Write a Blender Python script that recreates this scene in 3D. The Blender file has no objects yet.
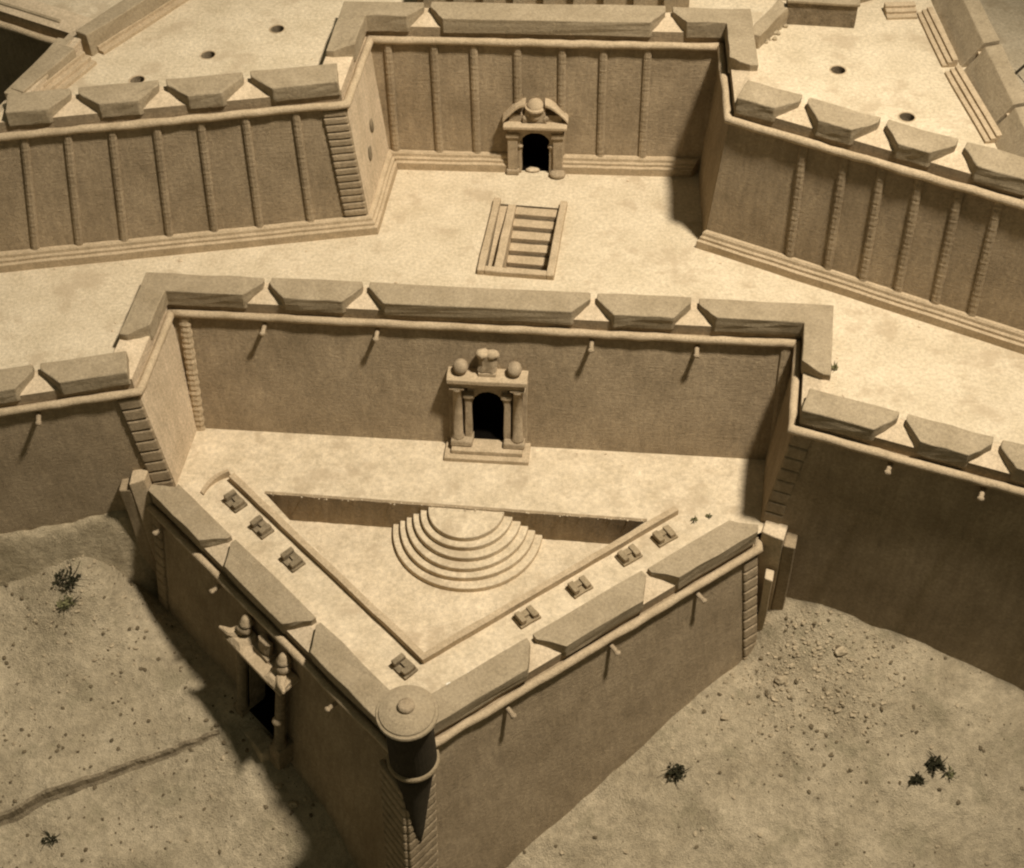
import bpy, bmesh, math, random
import numpy as np
from mathutils import Vector, Matrix, noise
from mathutils.geometry import tessellate_polygon

random.seed(7)
scene = bpy.context.scene
COL = scene.collection

# ------------------------------------------------------------------ levels
ZU = 6.91      # cordon of the upper fortress
ZT = 0.0       # terrace between the two lines of walls
ZM = -0.30     # cordon of the middle wall
ZC = -6.50     # courtyard floor
ZS = -8.30     # sunken triangle
ZF = -7.00     # cordon of the front bastion

# ------------------------------------------------------------------ materials
def nodes_of(name):
    m = bpy.data.materials.new(name)
    m.use_nodes = True
    nt = m.node_tree
    nt.nodes.clear()
    out = nt.nodes.new('ShaderNodeOutputMaterial')
    b = nt.nodes.new('ShaderNodeBsdfPrincipled')
    nt.links.new(b.outputs[0], out.inputs[0])
    b.inputs['Roughness'].default_value = 0.85
    b.inputs['Specular IOR Level'].default_value = 0.15
    return m, nt, b

def clay(name, col, dark=0.72, light=1.12, scale=0.9, grain=9.0, bump=0.05, fine=45.0,
         streak=0.0, stain=None, rough=0.85, spec=0.15, brush=0.0):
    m, nt, b = nodes_of(name)
    b.inputs['Roughness'].default_value = rough
    b.inputs['Specular IOR Level'].default_value = spec
    N = nt.nodes.new; L = nt.links.new
    tc = N('ShaderNodeTexCoord')
    geo = N('ShaderNodeNewGeometry')
    pos = geo.outputs['Position']
    def nz(sc, det=6.0, ro=0.6, vec=pos):
        n = N('ShaderNodeTexNoise'); n.inputs['Scale'].default_value = sc
        n.inputs['Detail'].default_value = det; n.inputs['Roughness'].default_value = ro
        L(vec, n.inputs['Vector']); return n
    big = nz(scale, 5.0, 0.65)
    mid = nz(grain, 6.0, 0.7)
    fin = nz(fine, 3.0, 0.6)
    ramp = N('ShaderNodeValToRGB')
    ramp.color_ramp.elements[0].position = 0.3
    ramp.color_ramp.elements[1].position = 0.72
    ramp.color_ramp.elements[0].color = (col[0]*dark, col[1]*dark*0.98, col[2]*dark*0.93, 1)
    ramp.color_ramp.elements[1].color = (col[0]*light, col[1]*light, col[2]*light, 1)
    L(big.outputs['Fac'], ramp.inputs['Fac'])
    last = ramp.outputs['Color']
    def mult(fac_out, lo, hi, a=0.35, z=0.65, strength=1.0):
        nonlocal last
        r = N('ShaderNodeMapRange'); r.inputs[1].default_value = a; r.inputs[2].default_value = z
        r.inputs[3].default_value = lo; r.inputs[4].default_value = hi
        L(fac_out, r.inputs[0])
        mx = N('ShaderNodeMix'); mx.data_type = 'RGBA'; mx.blend_type = 'MULTIPLY'
        mx.inputs[0].default_value = strength
        L(last, mx.inputs[6]); L(r.outputs[0], mx.inputs[7]); last = mx.outputs[2]
    mult(mid.outputs['Fac'], 0.80, 1.14)
    mult(fin.outputs['Fac'], 0.86, 1.12)
    if streak:
        mp = N('ShaderNodeMapping'); mp.inputs['Scale'].default_value = (2.2, 2.2, 0.22)
        L(pos, mp.inputs['Vector'])
        st = nz(1.6, 5.0, 0.65, mp.outputs['Vector'])
        mult(st.outputs['Fac'], 1.0-streak, 1.0+streak*0.4)
    if stain:
        sn = nz(stain[1], 4.0, 0.7)
        r = N('ShaderNodeMapRange'); r.inputs[1].default_value = stain[2]; r.inputs[2].default_value = stain[2]+0.1
        L(sn.outputs['Fac'], r.inputs[0])
        mm = N('ShaderNodeMath'); mm.operation = 'MULTIPLY'; mm.inputs[1].default_value = stain[3]
        L(r.outputs[0], mm.inputs[0])
        mx = N('ShaderNodeMix'); mx.data_type = 'RGBA'
        L(mm.outputs[0], mx.inputs[0]); L(last, mx.inputs[6]); mx.inputs[7].default_value = (*stain[0], 1)
        last = mx.outputs[2]
    L(last, b.inputs['Base Color'])
    # bump: grain + (optionally) horizontal brush marks
    add = N('ShaderNodeMath'); add.operation = 'ADD'
    L(mid.outputs['Fac'], add.inputs[0])
    sc = N('ShaderNodeMath'); sc.operation = 'MULTIPLY'; sc.inputs[1].default_value = 0.5
    L(fin.outputs['Fac'], sc.inputs[0]); L(sc.outputs[0], add.inputs[1])
    h = add.outputs[0]
    if brush:
        mp = N('ShaderNodeMapping'); mp.inputs['Scale'].default_value = (1.2, 1.2, 14.0)
        L(pos, mp.inputs['Vector'])
        bn = nz(1.3, 4.0, 0.7, mp.outputs['Vector'])
        a2 = N('ShaderNodeMath'); a2.operation = 'MULTIPLY_ADD'; a2.inputs[1].default_value = brush
        L(bn.outputs['Fac'], a2.inputs[0]); L(h, a2.inputs[2]); h = a2.outputs[0]
    bp = N('ShaderNodeBump'); bp.inputs['Strength'].default_value = 1.0
    bp.inputs['Distance'].default_value = bump
    L(h, bp.inputs['Height']); L(bp.outputs[0], b.inputs['Normal'])
    return m

M = {}
M['floor']  = clay('pale_floor_plaster', (0.59, 0.495, 0.35), 0.88, 1.10, 0.55, 6.0, 0.035, 38, stain=((0.40,0.31,0.20), 0.42, 0.53, 0.55))
M['court']  = clay('worn_court_plaster', (0.61, 0.505, 0.355), 0.86, 1.14, 0.8, 5.0, 0.04, 38, stain=((0.40,0.31,0.20), 0.5, 0.54, 0.55))
M['sill']   = clay('pale_sill_plaster', (0.58, 0.465, 0.32), 0.86, 1.12, 0.9, 7.0, 0.04, 38)
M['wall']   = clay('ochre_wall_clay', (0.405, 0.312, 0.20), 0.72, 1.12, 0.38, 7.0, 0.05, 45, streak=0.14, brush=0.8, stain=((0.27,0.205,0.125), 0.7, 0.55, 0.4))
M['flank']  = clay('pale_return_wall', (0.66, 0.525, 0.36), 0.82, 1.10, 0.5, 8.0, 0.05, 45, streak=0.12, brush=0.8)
M['trim']   = clay('trim_clay', (0.50, 0.39, 0.255), 0.82, 1.10, 1.2, 9.0, 0.04, 45)
M['merlon'] = clay('parapet_clay', (0.365, 0.292, 0.192), 0.82, 1.10, 0.8, 8.0, 0.04, 45)
M['quoin']  = clay('quoin_clay', (0.36, 0.28, 0.175), 0.78, 1.12, 1.6, 10.0, 0.06, 45)
M['stone']  = clay('carved_stone', (0.45, 0.35, 0.23), 0.70, 1.15, 2.2, 12.0, 0.06, 45)
M['earth']  = clay('sandy_earth', (0.51, 0.422, 0.285), 0.72, 1.14, 0.42, 2.6, 0.22, 16, stain=((0.27,0.23,0.14), 0.55, 0.56, 0.5))
M['raw']    = clay('raw_earth_cut', (0.34, 0.265, 0.17), 0.62, 1.2, 1.4, 6.0, 0.16, 24)
M['darkearth'] = clay('dark_earth_scarp', (0.30, 0.24, 0.155), 0.6, 1.3, 2.0, 6.0, 0.1, 24)
M['bank']   = clay('bank_earth', (0.50, 0.41, 0.27), 0.66, 1.15, 0.9, 4.0, 0.16, 22)
M['pebble'] = clay('pebble_stone', (0.42, 0.34, 0.225), 0.6, 1.3, 3.0, 9.0, 0.03, 40)
M['darkstone'] = clay('dark_pebble', (0.16, 0.125, 0.075), 0.6, 1.3, 3.0, 9.0, 0.03, 40)
M['wood']   = clay('grey_wood', (0.26, 0.205, 0.13), 0.6, 1.2, 3.0, 14.0, 0.04, 50)
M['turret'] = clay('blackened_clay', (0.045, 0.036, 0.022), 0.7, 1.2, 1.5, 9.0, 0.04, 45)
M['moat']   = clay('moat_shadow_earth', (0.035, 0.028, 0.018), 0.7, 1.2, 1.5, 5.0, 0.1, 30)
M['void']   = clay('soot_black', (0.006, 0.005, 0.004), 0.8, 1.1, 2.0, 9.0, 0.02, 45, spec=0.0)  # shade inside the doorways, painted as near-black
M['leaf']   = clay('dry_dark_foliage', (0.035, 0.032, 0.016), 0.5, 1.6, 4.0, 14.0, 0.01, 45)
M['grass']  = clay('dull_grass_tuft', (0.16, 0.15, 0.07), 0.5, 1.5, 4.0, 14.0, 0.01, 45)
M['mossy']  = clay('mossy_step', (0.10, 0.12, 0.06), 0.6, 1.3, 3.0, 10.0, 0.04, 45)
M['chip']   = clay('bare_plaster_chip', (0.80, 0.74, 0.62), 0.85, 1.1, 3.0, 10.0, 0.02, 45)

# ------------------------------------------------------------------ object helpers
def link(name, me, mat, parent=None):
    o = bpy.data.objects.new(name, me)
    COL.objects.link(o)
    if mat is not None:
        me.materials.append(mat)
    if parent is not None:
        o.parent = parent
        o.matrix_parent_inverse = parent.matrix_world.inverted()
    return o

def tag(o, label=None, cat=None, group=None, kind=None):
    if label: o['label'] = label
    if cat: o['category'] = cat
    if group: o['group'] = group
    if kind: o['kind'] = kind
    return o

def thing(name, label, cat, loc=(0, 0, 0), rotz=0.0, group=None):
    o = bpy.data.objects.new(name, None)
    COL.objects.link(o)
    o.empty_display_size = 0.3
    o.location = loc
    o.rotation_euler = (0, 0, rotz)
    o.matrix_world = Matrix.Translation(loc) @ Matrix.Rotation(rotz, 4, 'Z')
    return tag(o, label, cat, group)

class MB:
    """collects shapes; build() links them as one mesh object (world coordinates, or local to a frame)"""
    def __init__(self, frame=None):
        self.bm = bmesh.new(); self.f = frame if frame is not None else Matrix.Identity(4)
    def v(self, p):
        return self.bm.verts.new(self.f @ Vector(p))
    def face(self, vs):
        try: return self.bm.faces.new(vs)
        except ValueError: return None
    def hexa(self, p):          # 8 points: bottom 4 (ccw) then top 4
        v = [self.v(q) for q in p]
        for i in ((3,2,1,0),(4,5,6,7),(0,1,5,4),(1,2,6,5),(2,3,7,6),(3,0,4,7)):
            self.face([v[k] for k in i])
        return self
    def box(self, x0, x1, y0, y1, z0, z1, top=0.0):
        t = top
        return self.hexa([(x0,y0,z0),(x1,y0,z0),(x1,y1,z0),(x0,y1,z0),
                          (x0+t,y0+t,z1),(x1-t,y0+t,z1),(x1-t,y1-t,z1),(x0+t,y1-t,z1)])
    def prism(self, poly, z0, z1):    # z0,z1: number or function(x, y)
        f0 = z0 if callable(z0) else (lambda x, y: z0)
        f1 = z1 if callable(z1) else (lambda x, y: z1)
        n = len(poly)
        a = [self.v((x, y, f0(x, y))) for x, y in poly]
        b = [self.v((x, y, f1(x, y))) for x, y in poly]
        for i in range(n):
            j = (i+1) % n
            self.face([a[i], a[j], b[j], b[i]])
        self.face(b); self.face(a[::-1])
        return self
    def lathe(self, c, prof, seg=24, a0=0.0, a1=2*math.pi):   # prof: (r, z)
        full = abs(a1-a0-2*math.pi) < 1e-6
        n = seg if full else seg+1
        rings = []
        for r, z in prof:
            if r < 1e-6:
                rings.append([self.v((c[0], c[1], c[2]+z))]*n)
            else:
                rings.append([self.v((c[0]+r*math.cos(a0+(a1-a0)*k/seg), c[1]+r*math.sin(a0+(a1-a0)*k/seg), c[2]+z)) for k in range(n)])
        for A, B in zip(rings, rings[1:]):
            for k in range(n if full else n-1):
                j = (k+1) % n
                q = []
                for w in (A[k], A[j], B[j], B[k]):
                    if w not in q: q.append(w)
                if len(q) > 2: self.face(q)
        return self
    def tube(self, pts, r, seg=8):
        pts = [Vector(p) for p in pts]
        rs = r if isinstance(r, (list, tuple)) else [r]*len(pts)
        prev = None; rings = []
        for i, p in enumerate(pts):
            t = (pts[min(i+1, len(pts)-1)] - pts[max(i-1, 0)]).normalized()
            up = Vector((0,0,1)) if abs(t.z) < 0.9 else Vector((1,0,0))
            a = t.cross(up).normalized(); b = a.cross(t)
            rings.append([self.v(p + (a*math.cos(2*math.pi*k/seg) + b*math.sin(2*math.pi*k/seg))*rs[i]) for k in range(seg)])
        for A, B in zip(rings, rings[1:]):
            for k in range(seg):
                self.face([A[k], A[(k+1) % seg], B[(k+1) % seg], B[k]])
        self.face(rings[0][::-1]); self.face(rings[-1])
        return self
    def blob(self, c, r, sub=2, amp=0.12, freq=1.7, squash=(1,1,1), seed=0.0):
        res = bmesh.ops.create_icosphere(self.bm, subdivisions=sub, radius=1.0)
        for v in res['verts']:
            d = v.co.copy()
            k = 1 + amp*noise.noise(d*freq + Vector((seed, seed*1.3, -seed)))
            v.co = self.f @ (Vector(c) + Vector((d.x*squash[0], d.y*squash[1], d.z*squash[2]))*r*k)
        return self
    def rough(self, cut=0.6, amp=0.03, freq=1.3):
        """subdivide long edges and push the points about a little: hand-made edges"""
        bm = self.bm
        bmesh.ops.triangulate(bm, faces=[f for f in bm.faces if len(f.verts) > 4])
        for _ in range(2):
            es = [e for e in bm.edges if e.calc_length() > cut]
            if not es: break
            bmesh.ops.subdivide_edges(bm, edges=es, cuts=1, use_grid_fill=True)
        for v in bm.verts:
            p = v.co
            v.co = p + Vector((noise.noise(p*freq), noise.noise(p*freq+Vector((9.1,3.3,1.7))), noise.noise(p*freq+Vector((-4.2,7.7,5.1)))))*amp
        return self
    def build(self, name, mat, parent=None, bevel=0.0, smooth=False, seg=2):
        bm = self.bm
        bmesh.ops.recalc_face_normals(bm, faces=bm.faces)
        me = bpy.data.meshes.new(name)
        bm.to_mesh(me); bm.free()
        if smooth:
            for p in me.polygons: p.use_smooth = True
        o = link(name, me, mat, parent)
        if bevel:
            md = o.modifiers.new('bevel', 'BEVEL'); md.width = bevel; md.segments = seg
            md.limit_method = 'ANGLE'; md.angle_limit = math.radians(35)
        return o

class Path:
    """a wall line walked with the inside of the fortress on its left"""
    def __init__(self, pts, bat=None):
        self.bat = bat or [0.0]*(len(pts)-1)
        self.p = [Vector(q) for q in pts]
        self.d = [(b-a).normalized() for a, b in zip(self.p, self.p[1:])]
        self.len = [(b-a).length for a, b in zip(self.p, self.p[1:])]
        self.cum = [0.0]
        for l in self.len: self.cum.append(self.cum[-1]+l)
    def n(self, i): return Vector((-self.d[i].y, self.d[i].x))
    def corner(self, i, s):
        if i <= 0: return self.p[0] + self.n(0)*s
        if i >= len(self.p)-1: return self.p[-1] + self.n(len(self.d)-1)*s
        a, b = self.n(i-1), self.n(i)
        return self.p[i] + (a+b)*(s/(1+a.dot(b)))
    def foot(self, i, drop):
        """corner i on the battered faces, drop below the cordon"""
        if i <= 0: return self.p[0] - self.n(0)*self.bat[0]*drop
        if i >= len(self.p)-1: return self.p[-1] - self.n(len(self.d)-1)*self.bat[-1]*drop
        na, nb, sa, sb = self.n(i-1), self.n(i), -self.bat[i-1]*drop, -self.bat[i]*drop
        det = na.x*nb.y-na.y*nb.x
        return self.p[i] + Vector(((sa*nb.y-sb*na.y)/det, (na.x*sb-nb.x*sa)/det))
    def seg(self, u):
        for i in range(len(self.len)):
            if u <= self.cum[i+1] + 1e-9: return i
        return len(self.len)-1
    def at(self, u, s):
        i = self.seg(u)
        return self.p[i] + self.d[i]*(u-self.cum[i]) + self.n(i)*s
    def station(self, q, i):
        return self.cum[i] + (Vector(q)-self.p[i]).dot(self.d[i])
    def frame(self, u, s=0.0, z=0.0):
        """x along the wall, y out of the wall (towards the field), z up"""
        i = self.seg(u); q = self.at(u, s); o = -self.n(i); d = -self.d[i]
        # right-handed: x = d_along reversed so that x cross y = z
        m = Matrix(((d.x, o.x, 0, q.x), (d.y, o.y, 0, q.y), (0, 0, 1, z), (0, 0, 0, 1)))
        return m

def sweep(path, i0, i1, prof, closed=True, z0=0.0, cut=0.0):
    """profile of (s, z) carried along path vertices i0..i1 with mitred corners"""
    mb = MB(); rows = []
    for i in range(i0, i1+1):
        rows.append([])
        for s, z in prof:
            q = path.corner(i, s) if s is not None else path.foot(i, -z)
            rows[-1].append((q.x, q.y, z0+z))
    out = []
    for A, B in zip(rows, rows[1:]):          # split long runs into short ones
        L = (Vector(B[0])-Vector(A[0])).length
        n = max(1, int(L/cut)) if cut else 1
        for k in range(n):
            t = k/n
            out.append([tuple(a[j]*(1-t)+b[j]*t for j in range(3)) for a, b in zip(A, B)])
    out.append(rows[-1])
    vr = [[mb.v(q) for q in r] for r in out]
    m = len(prof)
    for A, B in zip(vr, vr[1:]):
        for k in range(m if closed else m-1):
            j = (k+1) % m
            mb.face([A[k], A[j], B[j], B[k]])
    if closed:
        mb.face(vr[0]); mb.face(vr[-1][::-1])
    return mb

def circle_prof(cs, cz, r, n=10):
    return [(cs+r*math.cos(2*math.pi*k/n), cz+r*math.sin(2*math.pi*k/n)) for k in range(n)]

def wall_prof(H, batter, foot=0.0, thick=1.3, sill=(0.30, 0.52)):
    return [(None, -H), (0.0, -0.16), (0.10, 0.0), (0.20, 0.02), (0.20, 0.58), (0.95, 0.87), (thick, 0.90), (thick, -H)]

def merlon(path, u0, e0, u1, e1, z, parent, so=0.09, si=1.32, wo=0.85, wi=0.17, sf=0.80, h=(1.14, 1.30), base=0.35, mat='merlon', chip=False):
    """one block of parapet between two embrasures ('e') or square ends ('s'); corners in between are mitred"""
    ia, ib = path.seg(u0+0.01), path.seg(u1-0.01)
    outer, inner = [], []
    if e0 == 'e':
        outer.append(path.at(u0+wi, sf)); outer.append(path.at(u0+wo, so)); inner.append(path.at(u0+wi, si))
    else:
        outer.append(path.at(u0+1e-4, so)); inner.append(path.at(u0+1e-4, si))
    for i in range(ia+1, ib+1):
        outer.append(path.corner(i, so)); inner.append(path.corner(i, si))
    if e1 == 'e':
        outer.append(path.at(u1-wo, so)); outer.append(path.at(u1-wi, sf)); inner.append(path.at(u1-wi, si))
    else:
        outer.append(path.at(u1-1e-4, so)); inner.append(path.at(u1-1e-4, si))
    poly = [tuple(q) for q in outer + inner[::-1]]
    segs = [(path.p[i], path.n(i)) for i in range(ia, ib+1)]
    def top(x, y):
        s = min((Vector((x, y))-p).dot(n) for p, n in segs) if len(segs) == 1 else None
        if s is None:
            ds = [(Vector((x, y))-p).dot(n) for p, n in segs]
            s = min(ds, key=lambda d: min(abs(d-so), abs(d-si), abs(d-sf)))
        t = max(0.0, min(1.0, (s-so)/(si-so)))
        return z + (h[0]*(1-t) + h[1]*t if len(segs) == 1 else 0.4*h[0]+0.6*h[1])
    mb = MB().prism(poly, z+base, top)
    mb.rough(0.36, 0.05, 1.0)
    for v in mb.bm.verts:
        p = v.co; v.co = p + Vector((noise.noise(p*3.1), noise.noise(p*3.1+Vector((5, 1, 2))), noise.noise(p*3.1+Vector((1, 7, 3)))))*0.04
    return mb.build('merlon', M[mat], parent, bevel=0.07, seg=3)

def spout(path, u, z, b, parent):
    f = path.frame(u, -b*0.45, z-0.45)
    mb = MB(f)
    mb.tube([(0, -0.3, 0.03), (0, 0.46, -0.02), (0, 0.58, -0.06)], [0.12, 0.11, 0.09], 7)
    mb.blob((0, 0.55, 0.0), 0.15, 2, 0.3, 2.0, (1, 0.8, 0.8), u)
    return mb.build('water_spout', M['stone'], parent, smooth=True)

def strip(path, u, w, z0, z1, zc, b, depth, parent, name='pilaster', n=64, mat='wall', tilt=0.0, amp=0.035):
    """a ribbed vertical strip on a battered wall"""
    mb = MB(); prev = None
    for k in range(n+1):
        z = z0+(z1-z0)*k/n
        s = -b*(zc-z)
        dd = depth*(0.95+amp*(k % 2)) + 0.006*math.sin(k*2.1+u)
        ww = w/2*(0.97+amp*0.5*math.sin(k*1.7+u*3))
        v_ = u+tilt*(zc-z)
        q = [path.at(v_-ww, s+0.1), path.at(v_-ww, s-dd*0.6), path.at(v_-ww*0.45, s-dd), path.at(v_+ww*0.45, s-dd), path.at(v_+ww, s-dd*0.6), path.at(v_+ww, s+0.1)]
        r = [mb.v((p.x, p.y, z)) for p in q]
        if prev:
            for j in range(5): mb.face([prev[j], prev[j+1], r[j+1], r[j]])
        else: mb.face(r[::-1])
        prev = r
    mb.face(prev)
    return mb.build(name, M[mat], parent)

def quoins(path, iv, side, w, z0, z1, zc, b, rows, parent, depth=0.13, tilt=0.0):
    """stacked corner stones on one face beside corner iv; side -1: the face before the corner, +1: after it"""
    mb = MB()
    i = iv-1 if side < 0 else iv
    n = path.n(i); d = path.d[i]*side
    for k in range(rows):
        a = z0+(z1-z0)*(k+0.04)/rows; c = z0+(z1-z0)*(k+0.96)/rows
        ww = w*(0.99+0.02*random.random())
        P = []
        for z in (a, c):
            cor = path.foot(iv, zc-z)
            for t, ss in ((0.02, 0.15), (ww, 0.15), (ww, -depth), (0.02, -depth)):
                q = cor + d*t - n*(-ss)
                zz = z - (tilt*t)
                P.append((q.x, q.y, zz))
        mb.hexa(P)
    mb.rough(0.7, 0.02, 2.2)
    return mb.build('quoins', M['wall'], parent, bevel=0.09, seg=3)

def cutout(o, frame, w, h, z0, y0, y1, arch=True):
    """cut an arched opening (x +-w/2, z0..z0+h) into a solid wall object"""
    mb = MB(frame)
    pr = [(-w/2, z0), (w/2, z0)]
    if arch:
        r = w/2
        pr += [(r*math.cos(a), z0+h-r+r*math.sin(a)) for a in [math.pi*k/8 for k in range(0, 9)]]
    else:
        pr += [(w/2, z0+h), (-w/2, z0+h)]
    A = [mb.v((x, y0, z)) for x, z in pr]; B = [mb.v((x, y1, z)) for x, z in pr]
    for k in range(len(pr)):
        j = (k+1) % len(pr); mb.face([A[k], A[j], B[j], B[k]])
    mb.face(A); mb.face(B[::-1])
    c = mb.build('opening', None)
    md = o.modifiers.new('cut', 'BOOLEAN'); md.operation = 'DIFFERENCE'; md.object = c; md.solver = 'EXACT'
    bpy.context.view_layer.update()
    dg = bpy.context.evaluated_depsgraph_get()
    me = bpy.data.meshes.new_from_object(o.evaluated_get(dg))
    o.modifiers.clear(); o.data = me
    cm = c.data
    bpy.data.objects.remove(c); bpy.data.meshes.remove(cm)

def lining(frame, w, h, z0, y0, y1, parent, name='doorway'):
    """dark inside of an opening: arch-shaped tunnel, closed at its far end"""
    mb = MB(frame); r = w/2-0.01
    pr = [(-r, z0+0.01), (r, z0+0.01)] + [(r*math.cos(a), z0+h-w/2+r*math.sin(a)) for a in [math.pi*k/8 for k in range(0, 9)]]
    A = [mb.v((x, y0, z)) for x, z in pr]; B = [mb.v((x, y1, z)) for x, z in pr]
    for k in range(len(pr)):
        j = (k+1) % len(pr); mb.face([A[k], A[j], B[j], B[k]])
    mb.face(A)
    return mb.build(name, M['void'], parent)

def sheet(name, outer, z, mat, holes=(), zf=None, kind='structure', rough=0.0, grid=None):
    """flat floor polygon with holes"""
    loops = [[Vector((x, y, 0)) for x, y in outer]] + [[Vector((x, y, 0)) for x, y in h] for h in holes]
    tris = tessellate_polygon(loops)
    flat = [p for l in loops for p in l]
    bm = bmesh.new()
    vs = [bm.verts.new((p.x, p.y, z)) for p in flat]
    for t in tris:
        try: bm.faces.new([vs[k] for k in t])
        except ValueError: pass
    bmesh.ops.recalc_face_normals(bm, faces=bm.faces)
    if sum(f.normal.z for f in bm.faces) < 0:
        bmesh.ops.reverse_faces(bm, faces=bm.faces)
    me = bpy.data.meshes.new(name); bm.to_mesh(me); bm.free()
    return tag(link(name, me, mat), kind=kind)

def circle(c, r, n=20): return [(c[0]+r*math.cos(2*math.pi*k/n), c[1]+r*math.sin(2*math.pi*k/n)) for k in range(n)]

# ------------------------------------------------------------------ wall lines (plan)
UP = Path([(-30.0, 25.0), (-20.75, 19.7), (-23.35, 12.40), (-7.07, 14.23), (-6.26, 19.45), (10.42, 17.92), (10.06, 12.18), (23.2, 4.62), (22.6, 36.0), (44.0, 42.0)], [0.09]*9)
MI = Path([(-44.0, -1.29), (-16.39, 3.48), (-15.64, 8.53), (12.98, 5.22), (11.96, 0.10), (44.0, -13.95)], [0.06, 0.09, 0.26, 0.12, 0.06])
FR = Path([(-16.93, 2.86), (-17.00, 2.36), (-4.79, -11.32), (10.95, -1.12), (11.02, -0.60)], [0.10, 0.19, 0.19, 0.10])
BU, BM_, BF, BO = 0.09, 0.26, 0.19, 0.06
HU, HM, HF = ZU, 14.0, 13.5

# ------------------------------------------------------------------ floors
pitR = Matrix.Translation((0.82, 12.62, 0)) @ Matrix.Rotation(math.radians(-9.5), 4, 'Z')
def pit_pt(x, y): 
    q = pitR @ Vector((x, y, 0)); return (q.x, q.y)
PW, PL = 1.82, 2.78          # half width / half length of the stair pit frame
pit_hole = [pit_pt(-PW+0.3, -PL+0.28), pit_pt(PW-0.3, -PL+0.28), pit_pt(PW-0.3, PL-0.25), pit_pt(-PW+0.3, PL-0.25)]
tm = [tuple(MI.corner(i, 0.7)) for i in range(6)]
sheet('terrace', tm + [(44, 30), (-44, 30)], ZT, M['floor'], holes=[pit_hole])

HOLES_L = [(-19.9, 17.2), (-16.86, 16.45), (-13.81, 18.34), (-10.73, 20.40)]
HOLES_R = [(15.45, 15.56), (17.83, 11.80)]
lb = [tuple(UP.corner(i, 0.7)) for i in range(0, 5)]
rb = [tuple(UP.corner(i, 0.7)) for i in range(5, 10)]
sheet('bastion_floor', lb + rb + [(40, 48), (-30, 48)], ZU+0.10, M['floor'], holes=[circle(c, 0.34) for c in HOLES_L[1:]+HOLES_R])

# courtyard with the sunken triangle left open
APEX = (-4.03, -7.09)
TL, TR = (-11.66, 2.62), (6.05, 0.27)
cy = [(-16.5, 2.3), tuple(FR.corner(2, 0.7)), (11.1, -0.6), (13.4, -0.3), (14.0, 6.2), (-16.4, 9.6), (-17.0, 3.4)]
sheet('courtyard', cy, ZC, M['court'], holes=[[TL, APEX, TR]])
sheet('sunken_floor', [(-13.3, 3.9), (-4.05, -7.6), (8.0, 1.0), (6, 1.8), (-11, 4.2)], ZS, M['court'])

# ------------------------------------------------------------------ lower ground (moat bottom)
ctrl = np.array([
    # foot of the front bastion, left face, then right face
    (-18.16,1.86,-13.2),(-16.95,0.51,-13.3),(-15.96,-0.68,-13.4),(-14.7,-2.06,-13.5),(-13.2,-4.0,-13.4),(-12.2,-5.2,-13.7),(-11.45,-6.09,-14.5),(-10.17,-7.67,-15.2),(-9.23,-8.77,-15.6),(-8.59,-9.64,-16.1),(-7.8,-10.94,-17.3),
    (-5.0,-14.2,-18.6),(-0.92,-11.17,-17.4),(4.94,-6.92,-15.4),(7.0,-5.39,-14.55),(9.2,-3.8,-13.9),(10.96,-2.56,-13.4),
    # foot of the outer walls
    (12.98,-1.0,-10.8),(15.94,-2.35,-11.0),(19.38,-3.89,-11.5),(23.24,-5.66,-12.4),(30,-8.8,-13.2),(40,-13.0,-14),
    (-20.5,1.9,-9.4),(-21.7,1.8,-9.6),(-23.3,1.6,-10.0),(-25.0,1.3,-10.7),(-30,0.4,-11.2),(-40,-1.2,-11.8),(-19.6,1.5,-10.4),
    # open ground
    (-23,-3,-12.3),(-19.5,-2.8,-12.9),(-22,-9,-13.9),(-16,-8,-14.8),(-13,-12,-16.8),(-30,-7,-12.6),(-40,-13,-13.8),(-24,-17,-16),(-12,-20,-18.8),
    (12.6,-5.2,-13.2),(16,-7,-12.9),(20,-10,-13.4),(12,-10,-14.6),(8,-12,-15.8),(14,-15,-15.4),(26,-13,-14),(38,-20,-15.5),(22,-22,-17),(4,-16,-18),(0,-22,-20),
    # under the fortress
    (-2,3,-14),(-10,3,-14),(6,2,-14),(-4,-5,-16),(-26,6,-12),(20,1,-12),(-38,6,-13),(36,-6,-14),
], float)
def tps_fit(P):
    n = len(P)
    r = np.linalg.norm(P[:, None, :2]-P[None, :, :2], axis=2)
    K = r**2*np.log(r+1e-9) + np.eye(n)*0.5
    A = np.zeros((n+3, n+3)); A[:n, :n] = K; A[:n, n] = 1; A[:n, n+1:] = P[:, :2]; A[n:, :n] = A[:n, n:].T
    return np.linalg.solve(A, np.r_[P[:, 2], 0, 0, 0])
TW = tps_fit(ctrl)
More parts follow.
